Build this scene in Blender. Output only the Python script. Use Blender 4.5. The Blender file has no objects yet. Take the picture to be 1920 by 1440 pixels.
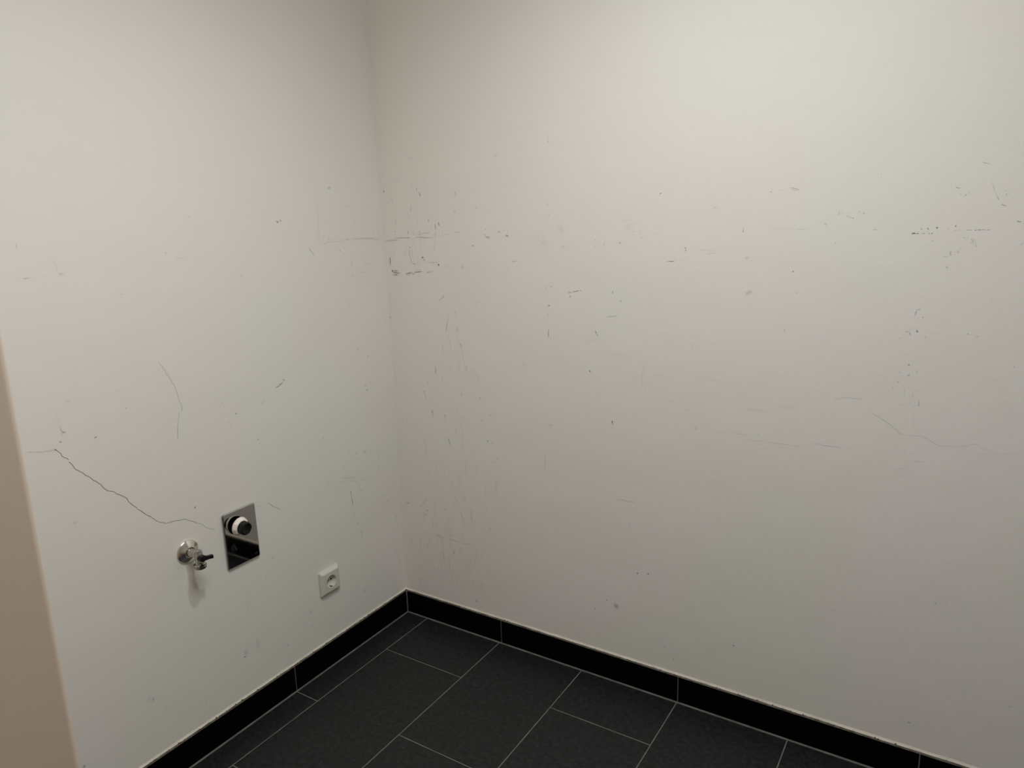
import bpy, bmesh, math, random
from mathutils import Vector, Matrix, noise

# ------------------------------------------------------------------ camera
scene = bpy.context.scene
random.seed(7)
FOCAL_PX = 1383.56
YAW, PITCH, ROLL = -0.58174, 0.21795, -0.03558
CAM = Vector((1.6152, -1.80836, 1.37927))
fwd = Vector((math.sin(YAW)*math.cos(PITCH), math.cos(YAW)*math.cos(PITCH), -math.sin(PITCH)))
rt = Vector((math.cos(YAW), -math.sin(YAW), 0.0))
up = rt.cross(fwd)
rt2 = math.cos(ROLL)*rt + math.sin(ROLL)*up
up2 = -math.sin(ROLL)*rt + math.cos(ROLL)*up
cam_data = bpy.data.cameras.new('camera')
cam = bpy.data.objects.new('camera', cam_data)
scene.collection.objects.link(cam)
cam.matrix_world = Matrix(((rt2.x, up2.x, -fwd.x, CAM.x), (rt2.y, up2.y, -fwd.y, CAM.y),
                           (rt2.z, up2.z, -fwd.z, CAM.z), (0, 0, 0, 1)))
cam_data.sensor_width = 36.0
cam_data.lens = FOCAL_PX*36.0/1920.0
cam_data.shift_x = 24.83/1920.0
cam_data.shift_y = -17.06/1920.0
cam_data.clip_start = 0.02
cam_data.dof.use_dof = True
cam_data.dof.focus_distance = 2.1
cam_data.dof.aperture_fstop = 6.8
scene.camera = cam

# ------------------------------------------------------------------ world, lamp, exposure
world = bpy.data.worlds.new('world')
scene.world = world
world.use_nodes = True
world.node_tree.nodes['Background'].inputs[0].default_value = (1.0, 0.95, 0.88, 1)
world.node_tree.nodes['Background'].inputs[1].default_value = 0.0

def area_light(name, loc, size, power, col, spread=math.pi):
    d = bpy.data.lights.new(name, 'AREA')
    d.shape = 'DISK'; d.size = size; d.energy = power; d.color = col; d.spread = spread
    o = bpy.data.objects.new(name, d)
    scene.collection.objects.link(o)
    o.location = loc
    return o
LAMP_COL = (0.975, 0.99, 0.975)
area_light('ceiling_fill_light', (1.34, -1.16, 2.45), 0.75, 18.4, LAMP_COL)  # unseen soft fill, fitted to supply the light the spot leaves out
spot = bpy.data.lights.new('ceiling_spot_light', 'SPOT')
spot.energy = 36.0; spot.color = LAMP_COL; spot.shadow_soft_size = 0.035; spot.spot_size = 2.4; spot.spot_blend = 1.0
spot_o = bpy.data.objects.new('ceiling_spot_light', spot); scene.collection.objects.link(spot_o)
spot_o.location = (1.0, -0.85, 2.46)

vs = scene.view_settings
vs.view_transform = 'Standard'; vs.look = 'None'; vs.exposure = 0.0; vs.gamma = 1.0
vs.use_curve_mapping = False
scene.cycles.transparent_max_bounces = 32
scene.cycles.max_bounces = 12
scene.cycles.diffuse_bounces = 8

# ------------------------------------------------------------------ materials
def new_mat(name, col=(0.5, 0.5, 0.5), rough=0.5, metal=0.0, spec=0.5):
    m = bpy.data.materials.new(name); m.use_nodes = True
    b = m.node_tree.nodes['Principled BSDF']
    b.inputs['Base Color'].default_value = (*col, 1)
    b.inputs['Roughness'].default_value = rough
    b.inputs['Metallic'].default_value = metal
    b.inputs['Specular IOR Level'].default_value = spec
    return m

def noise_node(nt, coord, scale, detail=3.0, rough=0.5):
    n = nt.nodes.new('ShaderNodeTexNoise')
    n.inputs['Scale'].default_value = scale
    n.inputs['Detail'].default_value = detail
    n.inputs['Roughness'].default_value = rough
    nt.links.new(coord, n.inputs['Vector'])
    return n

def ramp(nt, src, stops):
    r = nt.nodes.new('ShaderNodeValToRGB')
    el = r.color_ramp.elements
    el[0].position, el[0].color = stops[0][0], (*stops[0][1], 1)
    el[1].position, el[1].color = stops[1][0], (*stops[1][1], 1)
    for p, c in stops[2:]:
        e = el.new(p); e.color = (*c, 1)
    nt.links.new(src, r.inputs[0])
    return r

def surface_mat(name, a, b, scale, rough, spec=0.5, bump=0.0, bump_scale=300.0, lo=0.35, hi=0.65, detail=3.0, bump2=0.0, bump2_scale=6.0):
    m = new_mat(name, a, rough, 0.0, spec)
    nt = m.node_tree; bs = nt.nodes['Principled BSDF']
    geo = nt.nodes.new('ShaderNodeNewGeometry')
    shift = nt.nodes.new('ShaderNodeVectorMath'); shift.operation = 'ADD'
    shift.inputs[1].default_value = (3.7, 1.9, 8.3)
    nt.links.new(geo.outputs['Position'], shift.inputs[0])
    n = noise_node(nt, shift.outputs[0], scale, detail)
    r = ramp(nt, n.outputs['Fac'], [(lo, a), (hi, b)])
    nt.links.new(r.outputs[0], bs.inputs['Base Color'])
    if bump:
        n2 = noise_node(nt, geo.outputs['Position'], bump_scale, 4.0, 0.6)
        bp = nt.nodes.new('ShaderNodeBump')
        bp.inputs['Strength'].default_value = 1.0
        bp.inputs['Distance'].default_value = bump
        nt.links.new(n2.outputs['Fac'], bp.inputs['Height'])
        if bump2:
            n3 = noise_node(nt, geo.outputs['Position'], bump2_scale, 2.0, 0.5)
            bp2 = nt.nodes.new('ShaderNodeBump')
            bp2.inputs['Strength'].default_value = 1.0
            bp2.inputs['Distance'].default_value = bump2
            nt.links.new(n3.outputs['Fac'], bp2.inputs['Height'])
            nt.links.new(bp2.outputs[0], bp.inputs['Normal'])
        nt.links.new(bp.outputs[0], bs.inputs['Normal'])
    return m

M_WALL = surface_mat('painted_plaster', (0.784, 0.771, 0.723), (0.796, 0.767, 0.732), 1.7, 0.62, 0.3,
                     bump=0.00026, bump_scale=160.0, lo=0.42, hi=0.58, detail=2.0, bump2=0.0016, bump2_scale=7.0)
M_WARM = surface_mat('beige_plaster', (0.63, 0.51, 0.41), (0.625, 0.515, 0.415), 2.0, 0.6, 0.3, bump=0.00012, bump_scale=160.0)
M_CEIL = new_mat('ceiling_paint', (0.8, 0.78, 0.74), 0.7, 0, 0.3)
M_TILE = surface_mat('anthracite_tile', (0.0048, 0.0050, 0.0056), (0.0165, 0.0170, 0.0190), 80.0, 0.50, 0.34, bump=0.00025, bump_scale=420.0, lo=0.34, hi=0.68, detail=9.0)
M_FAR = surface_mat('anthracite_tile_beyond', (0.0048, 0.0050, 0.0056), (0.0165, 0.0170, 0.0190), 60.0, 0.5, 0.42)
M_SKIRT = surface_mat('shade_darkened_skirting_tile', (0.0012, 0.0012, 0.0013), (0.0026, 0.0026, 0.0028), 50.0, 0.42, 0.05, bump=0.0001, bump_scale=300.0)  # floor tile again, its colour darkened for the shade on upright faces
M_EDGE = surface_mat('raw_tile_edge', (0.055, 0.050, 0.040), (0.125, 0.113, 0.090), 60.0, 0.8, 0.2, lo=0.35, hi=0.62)
M_GROUT = surface_mat('grey_grout', (0.13, 0.127, 0.115), (0.19, 0.186, 0.17), 25.0, 0.9, 0.2, lo=0.35, hi=0.65)
M_BEAD = surface_mat('paint_edge_bead', (0.80, 0.76, 0.68), (0.74, 0.70, 0.61), 40.0, 0.6, 0.3, bump=0.0004, bump_scale=180.0)
M_STEEL = new_mat('polished_steel', (0.46, 0.44, 0.42), 0.035, 1.0)
M_STEEL_EDGE = new_mat('steel_edge', (0.50, 0.49, 0.47), 0.16, 1.0)
M_CHROME = new_mat('chrome', (0.46, 0.455, 0.44), 0.14, 1.0)
M_SATIN = new_mat('satin_chrome', (0.80, 0.77, 0.70), 0.2, 1.0)
M_DARKMETAL = new_mat('dull_chrome', (0.33, 0.33, 0.32), 0.25, 1.0)
M_EMBLEM = new_mat('etched_emblem', (0.10, 0.10, 0.115), 0.35, 1.0)
M_BLACK = new_mat('black_plastic', (0.006, 0.006, 0.006), 0.4, 0, 0.3)
M_VOID = new_mat('cavity_shade_and_pipe_black', (0.002, 0.002, 0.002), 0.8, 0, 0.05)  # near-black for the painted cavity shade, the pipe and the added disc
M_WHITE = new_mat('white_plastic', (0.86, 0.80, 0.74), 0.35, 0, 0.5)
M_IVORY = new_mat('ivory_plastic', (0.63, 0.615, 0.55), 0.35, 0, 0.4)
M_HOLE = new_mat('dark_slot', (0.012, 0.010, 0.008), 0.7, 0, 0.2)
M_CONTACT = new_mat('earth_contact_metal', (0.35, 0.33, 0.29), 0.35, 1.0)
M_DUST = new_mat('plaster_dust', (0.22, 0.21, 0.20), 0.9, 0, 0.1)
M_LIP = new_mat('brown_limescale', (0.10, 0.065, 0.03), 0.8, 0, 0.2)

def mark_mat(name, col, noise_scale, lo, hi):
    m = bpy.data.materials.new(name); m.use_nodes = True
    nt = m.node_tree; nt.nodes.clear()
    out = nt.nodes.new('ShaderNodeOutputMaterial')
    mix = nt.nodes.new('ShaderNodeMixShader')
    tr = nt.nodes.new('ShaderNodeBsdfTransparent')
    df = nt.nodes.new('ShaderNodeBsdfDiffuse'); df.inputs[0].default_value = (*col, 1)
    at = nt.nodes.new('ShaderNodeAttribute'); at.attribute_name = 'cover'
    geo = nt.nodes.new('ShaderNodeNewGeometry')
    n = noise_node(nt, geo.outputs['Position'], noise_scale, 3.0, 0.6)
    mr = nt.nodes.new('ShaderNodeMapRange')
    mr.inputs['From Min'].default_value = lo; mr.inputs['From Max'].default_value = hi
    nt.links.new(n.outputs['Fac'], mr.inputs['Value'])
    mu = nt.nodes.new('ShaderNodeMath'); mu.operation = 'MULTIPLY'; mu.use_clamp = True
    nt.links.new(at.outputs['Fac'], mu.inputs[0]); nt.links.new(mr.outputs[0], mu.inputs[1])
    nt.links.new(mu.outputs[0], mix.inputs[0]); nt.links.new(tr.outputs[0], mix.inputs[1]); nt.links.new(df.outputs[0], mix.inputs[2])
    nt.links.new(mix.outputs[0], out.inputs[0])
    return m
M_MARK = mark_mat('rubbed_in_dirt', (0.055, 0.05, 0.042), 330.0, 0.30, 0.58)
M_CRACK = mark_mat('hairline_shadow_gap', (0.03, 0.024, 0.018), 90.0, 0.1, 0.45)
M_RESIDUE = mark_mat('dried_water_film', (0.55, 0.54, 0.52), 300.0, 0.2, 0.6)

# ------------------------------------------------------------------ helpers
def link(name, me, mats, parent=None):
    o = bpy.data.objects.new(name, me)
    for m in (mats if isinstance(mats, (list, tuple)) else [mats]):
        me.materials.append(m)
    scene.collection.objects.link(o)
    if parent: o.parent = parent
    return o

def from_bm(name, bm, mats, parent=None, smooth=False, angle=None):
    bmesh.ops.recalc_face_normals(bm, faces=bm.faces)
    me = bpy.data.meshes.new(name)
    if smooth:
        for f in bm.faces: f.smooth = True
        lim = math.radians(angle or 35)
        for e in bm.edges:
            if len(e.link_faces) == 2 and e.calc_face_angle(0) > lim: e.smooth = False
    bm.to_mesh(me); bm.free()
    return link(name, me, mats, parent)

def add_box(bm, a, b, bevel=0.0, seg=1, mat=0):
    r = bmesh.ops.create_cube(bm, size=1.0)
    vs_ = r['verts']
    for v in vs_:
        v.co = Vector([(a[i]+b[i])/2 + v.co[i]*(b[i]-a[i]) for i in range(3)])
    fs = set(f for v in vs_ for f in v.link_faces)
    for f in fs: f.material_index = mat
    if bevel:
        es = list(set(e for v in vs_ for e in v.link_edges))
        bmesh.ops.bevel(bm, geom=es, offset=bevel, segments=seg, profile=0.5, affect='EDGES')
    return vs_

def lathe(bm, prof, n=40, axis='x', loc=(0, 0, 0), lobes=0, lobe_amp=0.0, closed=True, mat=0):
    """prof = [(height, radius)...] turned about the axis."""
    rings = []
    for h, r in prof:
        ring = []
        for i in range(n):
            t = 2*math.pi*i/n
            rr = r*(1 + (lobe_amp*math.cos(lobes*t) if lobes else 0))
            a, b = rr*math.cos(t), rr*math.sin(t)
            p = {'x': (h, a, b), 'y': (a, h, b), 'z': (a, b, h)}[axis]
            ring.append(bm.verts.new((p[0]+loc[0], p[1]+loc[1], p[2]+loc[2])))
        rings.append(ring)
    fs = []
    for k in range(len(rings)-1):
        for i in range(n):
            j = (i+1) % n
            fs.append(bm.faces.new((rings[k][i], rings[k][j], rings[k+1][j], rings[k+1][i])))
    if closed:
        fs.append(bm.faces.new(rings[0])); fs.append(bm.faces.new(rings[-1]))
    for f in fs: f.material_index = mat
    return rings

def structure(o):
    o['kind'] = 'structure'
    return o

def thing(name, loc, label, cat, group=None):
    o = bpy.data.objects.new(name, None)
    scene.collection.objects.link(o); o.location = loc
    o.empty_display_size = 0.05
    o['label'] = label; o['category'] = cat
    if group: o['group'] = group
    return o

# ------------------------------------------------------------------ room shell
H = 2.5
BULGE = [(0.0, 0.0), (0.12, 0.0), (0.35, 0.0010), (0.5, 0.0025), (0.68, 0.0068), (0.84, 0.0092), (1.0, 0.0078),
         (1.18, 0.0062), (1.34, 0.0036), (1.62, 0.0), (2.5, 0.0)]
def lerp(tab, v):
    if v <= tab[0][0]: return tab[0][1]
    for (a, fa), (b, fb) in zip(tab, tab[1:]):
        if v <= b:
            t = (v-a)/(b-a); t = t*t*(3-2*t)
            return fa + (fb-fa)*t
    return tab[-1][1]
def left_surface(y, z):
    d = min(1.0, -y/0.32)
    return lerp(BULGE, z)*(1-d)**2*(1+2*d)

def grid_mesh(us, vs2, fn):
    verts = [fn(u, v) for v in vs2 for u in us]
    nu = len(us)
    faces = [(j*nu+i, j*nu+i+1, (j+1)*nu+i+1, (j+1)*nu+i) for j in range(len(vs2)-1) for i in range(nu-1)]
    return verts, faces

NEAR_Y, NEAR_X = -1.4995, 0.8772
ROOM_X, ROOM_Y = 3.2, -4.0

# left wall: uneven plaster close to the corner; a slab with real thickness
us = [0.0, -0.01, -0.03, -0.06, -0.1, -0.15, -0.2, -0.26, -0.32, -0.8, NEAR_Y]
zs = [i*H/60 for i in range(61)]
v, f = grid_mesh(us, zs, lambda y, z: (left_surface(y, z), y, z))
me = bpy.data.meshes.new('wall_left')
n0 = len(v)
v += [(-0.12, 0.12, 0), (-0.12, NEAR_Y, 0), (-0.12, NEAR_Y, H), (-0.12, 0.12, H)]
f = [tuple(reversed(q)) for q in f] + [(n0, n0+1, n0+2, n0+3)]
me.from_pydata(v, [], f); me.update()
for p in me.polygons: p.use_smooth = True
wall_left = structure(link('wall_left', me, M_WALL))

bm = bmesh.new(); add_box(bm, (-0.12, 0.0, 0.0), (ROOM_X+0.12, 0.12, H))
wall_right = structure(from_bm('wall_right', bm, M_WALL))

# near wall block on the left of the camera: its outer corner has a rounded plaster bead
bm = bmesh.new()
R_ = 0.007
prof = [(-0.12, NEAR_Y), (NEAR_X-R_, NEAR_Y)]
for i in range(1, 8):
    t = math.pi/2*(1-i/8)
    prof.append((NEAR_X-R_+R_*math.cos(t), NEAR_Y-R_+R_*math.sin(t)))
prof += [(NEAR_X, NEAR_Y-R_), (NEAR_X, ROOM_Y), (-0.12, ROOM_Y)]
lo = [bm.verts.new((x, y, 0.0)) for x, y in prof]; hi = [bm.verts.new((x, y, H)) for x, y in prof]
for i in range(len(prof)):
    j = (i+1) % len(prof); bm.faces.new((lo[i], lo[j], hi[j], hi[i]))
bm.faces.new(lo); bm.faces.new(hi)
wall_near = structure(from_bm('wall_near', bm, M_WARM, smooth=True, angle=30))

bm = bmesh.new(); add_box(bm, (ROOM_X, ROOM_Y, 0), (ROOM_X+0.12, 0, H))
structure(from_bm('wall_side', bm, M_WALL))
bm = bmesh.new(); add_box(bm, (-0.12, ROOM_Y-0.12, 0), (ROOM_X+0.12, ROOM_Y, H))
structure(from_bm('wall_back', bm, M_WALL))
bm = bmesh.new(); add_box(bm, (-0.12, ROOM_Y-0.12, H), (ROOM_X+0.12, 0.12, H+0.1))
structure(from_bm('ceiling', bm, M_CEIL))

# ------------------------------------------------------------------ floor: grout bed with every tile an object
bm = bmesh.new(); add_box(bm, (-0.12, ROOM_Y-0.12, -0.15), (ROOM_X+0.12, 0.12, -0.0011))
floor = structure(from_bm('floor', bm, M_GROUT))
A0, TW, TL, G = 0.0965, 0.30012, 0.5992, 0.0030
JOINT = [-0.5253, -0.2231, -0.5143, -0.2079, -0.5060, -0.2050, -0.5050, -0.2050, -0.5050, -0.2050, -0.5050, -0.205]
BT = 0.010           # skirting tile thickness
tile_cache = {}
def tile_mesh(w, l):
    key = (round(w, 4), round(l, 4))
    if key not in tile_cache:
        b = bmesh.new()
        add_box(b, (0, -l, -0.009), (w, 0, 0.0), bevel=0.0007)
        for fc in b.faces: fc.smooth = False
        m_ = bpy.data.meshes.new('tile'); b.to_mesh(m_); b.free(); m_.materials.append(M_TILE)
        tile_cache[key] = m_
    return tile_cache[key]
far = bmesh.new()
for c in range(12):
    x0 = A0+(c-1)*TW+G/2; x1 = A0+c*TW-G/2
    if c == 0: x0 = BT+0.0015
    x1 = min(x1, ROOM_X-0.002)
    if x1-x0 < 0.02: continue
    ys = [-BT-0.0015]; j = JOINT[c]
    while j > ROOM_Y: ys.append(j); j -= TL
    ys.append(ROOM_Y)
    for k in range(len(ys)-1):
        ya = ys[k]-(G/2 if k else 0); yb = ys[k+1]+G/2
        if x0 < NEAR_X and ya < NEAR_Y: continue
        if x0 < NEAR_X and yb < NEAR_Y: yb = NEAR_Y+0.002
        if ya > -1.3 and x0 < 2.2:
            t_ = bpy.data.objects.new('tile', tile_mesh(x1-x0, ya-yb))
            scene.collection.objects.link(t_); t_.parent = floor
            t_.location = (x0, ya, random.uniform(-0.00025, 0.00015))
        else:
            add_box(far, (x0, yb, -0.009), (x1, ya, 0.0), bevel=0.0007)
o = from_bm('distant_floor_tiles', far, M_FAR, floor); o['kind'] = 'stuff'

# pale specks of plaster dust lying on the tiles
bm = bmesh.new(); rg = random.Random(21)
for i in range(70):
    x, y = rg.uniform(0.03, 1.7), -rg.uniform(0.03, 0.95)
    rr = rg.choice((0.0004, 0.0005, 0.0006, 0.0009))
    bmesh.ops.create_icosphere(bm, subdivisions=1, radius=1.0, matrix=Matrix.Translation((x, y, 0.0003)) @ Matrix.Diagonal((rr*rg.uniform(0.8, 1.8), rr, 0.0004, 1)))
o = from_bm('plaster_dust', bm, M_DUST, floor); o['kind'] = 'stuff'

# ------------------------------------------------------------------ skirting tiles
BH = 0.0828
def skirting(name, along, joints, end):
    """along='x' on the right wall, 'y' on the left wall; s runs from the corner outwards"""
    def P(s, d, z):      # s along the wall, d out of the wall
        return (s, -d, z) if along == 'x' else (d, -s, z)
    bm = bmesh.new()
    a, b = P(0.0, 0.0, 0.0), P(end, BT-0.0009, BH-0.0012)
    add_box(bm, [min(a[i], b[i]) for i in range(3)], [max(a[i], b[i]) for i in range(3)])
    base = structure(from_bm(name, bm, M_GROUT))
    js = [BT+0.001]+joints+[end]
    for k in range(len(js)-1):
        s0 = js[k]+(0.0012 if k else 0); s1 = js[k+1]-0.0012
        b2 = bmesh.new()
        a, b = P(s0, 0.0015, 0.0036), P(s1, BT, BH)
        add_box(b2, [min(a[i], b[i]) for i in range(3)], [max(a[i], b[i]) for i in range(3)], bevel=0.0006)
        b2.normal_update()
        for fc in b2.faces:
            if fc.normal.z > 0.5: fc.material_index = 1
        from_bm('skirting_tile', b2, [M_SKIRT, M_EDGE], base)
    # grout fillet between the floor and the skirting
    b3 = bmesh.new()
    pts = [(BT-0.002, -0.0008), (BT+0.0022, -0.0008), (BT+0.0018, 0.0004), (BT+0.0004, 0.0036), (BT-0.002, 0.0036)]
    s0 = BT
    lo_ = [b3.verts.new(P(s0, d, z)) for d, z in pts]; hi_ = [b3.verts.new(P(end, d, z)) for d, z in pts]
    for i in range(len(pts)):
        jn = (i+1) % len(pts); b3.faces.new((lo_[i], lo_[jn], hi_[jn], hi_[i]))
    b3.faces.new(lo_); b3.faces.new(hi_)
    from_bm('grout_fillet', b3, M_GROUT, base)
    # uneven lip of wall paint sitting on the skirting
    b4 = bmesh.new()
    n = int(end/0.006)
    prev = None
    for i in range(n+1):
        s = end*i/n
        w = 0.0029+0.0009*noise.noise(Vector((s*28, 1.3 if along == 'x' else 7.7, 0)))+0.0008*noise.noise(Vector((s*120, 4.1, 2)))
        h = 0.0044+0.0013*noise.noise(Vector((s*22, 9.1, 3 if along == 'x' else 5)))+0.0007*noise.noise(Vector((s*150, 2, 8)))
        ring = [(0.0004, BH+h+0.002), (0.0012, BH+h), (w*0.72, BH+h*0.42), (w, BH+0.0002), (0.0, BH-0.0006)]
        ring = [b4.verts.new(P(s, d, z)) for d, z in ring]
        if prev:
            for q in range(4): b4.faces.new((prev[q], prev[q+1], ring[q+1], ring[q]))
        prev = ring
    from_bm('paint_lip', b4, M_BEAD, base, smooth=True, angle=80)
    return base
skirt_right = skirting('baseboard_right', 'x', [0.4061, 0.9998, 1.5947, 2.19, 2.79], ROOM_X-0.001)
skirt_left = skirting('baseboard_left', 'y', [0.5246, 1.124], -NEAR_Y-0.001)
# vertical grout line in the inner corner of the skirting
bm = bmesh.new()
add_box(bm, (BT-0.001, -BT-0.0026, 0.0), (BT+0.0026, -BT+0.001, BH-0.001), bevel=0.0008)
from_bm('corner_grout', bm, M_GROUT, skirt_right)
# grit and paint crumbs along the lip
bm = bmesh.new()
rg = random.Random(3)
for i in range(150):
    s = rg.uniform(0.02, 1.75) if i % 2 else rg.uniform(0.02, 1.2)
    r = rg.uniform(0.0005, 0.0012)
    d, z = rg.uniform(0.0035, 0.006), BH+rg.uniform(0.0005, 0.003)
    p = (s, -d, z) if i % 2 else (d, -s, z)
    m_ = Matrix.Translation(p) @ Matrix.Diagonal((r*rg.uniform(.8, 2.2), r*rg.uniform(.8, 2.2), r, 1))
    bmesh.ops.create_icosphere(bm, subdivisions=1, radius=1.0, matrix=m_)
o = from_bm('grit', bm, M_LIP, skirt_right); o['kind'] = 'stuff'

# ------------------------------------------------------------------ marks, cracks and scuffs on the walls
def strip(bm, lay, pts, width, cover, P, taper=True):
    """a thin deposit following a path on the wall: dense along its spine, fading out at its rims"""
    out = []
    n = len(pts)
    for i in range(n):
        a = pts[max(0, i-1)]; b = pts[min(n-1, i+1)]
        dx, dz = b[0]-a[0], b[1]-a[1]; L = math.hypot(dx, dz) or 1e-6
        nx, nz = -dz/L, dx/L
        w = width*0.95
        if taper and n > 2:
            u = i/(n-1); c = cover*min(1.0, 0.15+3.2*min(u, 1-u))
        elif taper: c = cover*0.9
        else: c = cover
        row = []
        for k, cc in ((-1, 0.0), (-0.35, c), (0.35, c), (1, 0.0)):
            vt = bm.verts.new(P(pts[i][0]+nx*w*k, pts[i][1]+nz*w*k)); vt[lay] = cc; row.append(vt)
        out.append(row)
    for r0, r1 in zip(out, out[1:]):
        for k in range(3): bm.faces.new((r0[k], r0[k+1], r1[k+1], r1[k]))

def patch(bm, lay, s, z, rs, rz, cover, P, rnd, n=12):
    c = bm.verts.new(P(s, z)); c[lay] = cover
    inner, outer = [], []
    ph = rnd.uniform(0, 6)
    for i in range(n):
        t = 2*math.pi*i/n
        k = 1+0.22*math.sin(2*t+ph)+0.12*math.sin(5*t+ph*2)
        vi = bm.verts.new(P(s+rs*0.5*k*math.cos(t), z+rz*0.5*k*math.sin(t))); vi[lay] = cover*0.8
        vo = bm.verts.new(P(s+rs*1.15*k*math.cos(t), z+rz*1.15*k*math.sin(t))); vo[lay] = 0.0
        inner.append(vi); outer.append(vo)
    for i in range(n):
        j = (i+1) % n
        bm.faces.new((c, inner[i], inner[j])); bm.faces.new((inner[i], outer[i], outer[j], inner[j]))

def marks(wall, data, P, cracks):
    rnd = random.Random(11)
    faint = bmesh.new(); fl = faint.verts.layers.float.new('cover')
    for i, m in enumerate(data):
        if m[0] == 's':
            width, cover = m[1]/1000, m[2]
            pts = [(m[q]/1000, m[q+1]/1000) for q in range(3, len(m), 2)]
            length = sum(math.hypot(b[0]-a[0], b[1]-a[1]) for a, b in zip(pts, pts[1:]))
            # a little hand wobble on long strokes
            fine = [pts[0]]; step = 0.0045 if i in cracks else 0.007
            for a, b in zip(pts, pts[1:]):
                L = math.hypot(b[0]-a[0], b[1]-a[1]); n = max(1, int(L/step))
                n = max(n, 4 if length < 0.03 else 2)
                for k in range(1, n+1):
                    t = k/n; w = 0.0 if k == n else rnd.uniform(-1, 1)*min(0.0012 if i in cracks else 0.0007, L*0.08)
                    fine.append((a[0]+(b[0]-a[0])*t+w, a[1]+(b[1]-a[1])*t+w*0.6))
            is_crack = i in cracks
            if (length > 0.019 and cover >= 0.2) or is_crack:
                b_ = bmesh.new(); l_ = b_.verts.layers.float.new('cover')
                k_ = 1.1 if is_crack else (0.62 if (width > 0.0028 and cover < 0.5) else (0.72 if cover < 0.36 else 1.0))
                strip(b_, l_, fine, width*(0.40 if is_crack else 0.55), cover*k_*MARK_K, P, taper=not is_crack)
                from_bm('plaster_crack' if is_crack else 'scratch', b_, M_CRACK if is_crack else M_MARK, wall)
            else:
                strip(faint, fl, fine, width*0.6, cover*MARK_K*0.85, P)
        elif m[0] == 'b':
            rs, cover, s, z, rz = m[1]/1000, m[2], m[3]/1000, m[4]/1000, m[5]/1000
            if max(rs, rz) > 0.0065:
                b_ = bmesh.new(); l_ = b_.verts.layers.float.new('cover')
                patch(b_, l_, s, z, rs, rz, cover*MARK_K, P, rnd, 16)
                from_bm('smudge', b_, M_MARK, wall)
            else:
                patch(faint, fl, s, z, rs*0.95, rz*0.95, cover*MARK_K*1.1, P, rnd, 8)
        else:
            rs, cover, s, z, rz = m[1]/1000, m[2], m[3]/1000, m[4]/1000, m[5]/1000
            patch(faint, fl, s, z, rs, rz, cover*MARK_K, P, rnd, 6)
    o = from_bm('faint_scuffs', faint, M_MARK, wall); o['kind'] = 'stuff'
MARK_K = 1.08
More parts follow.
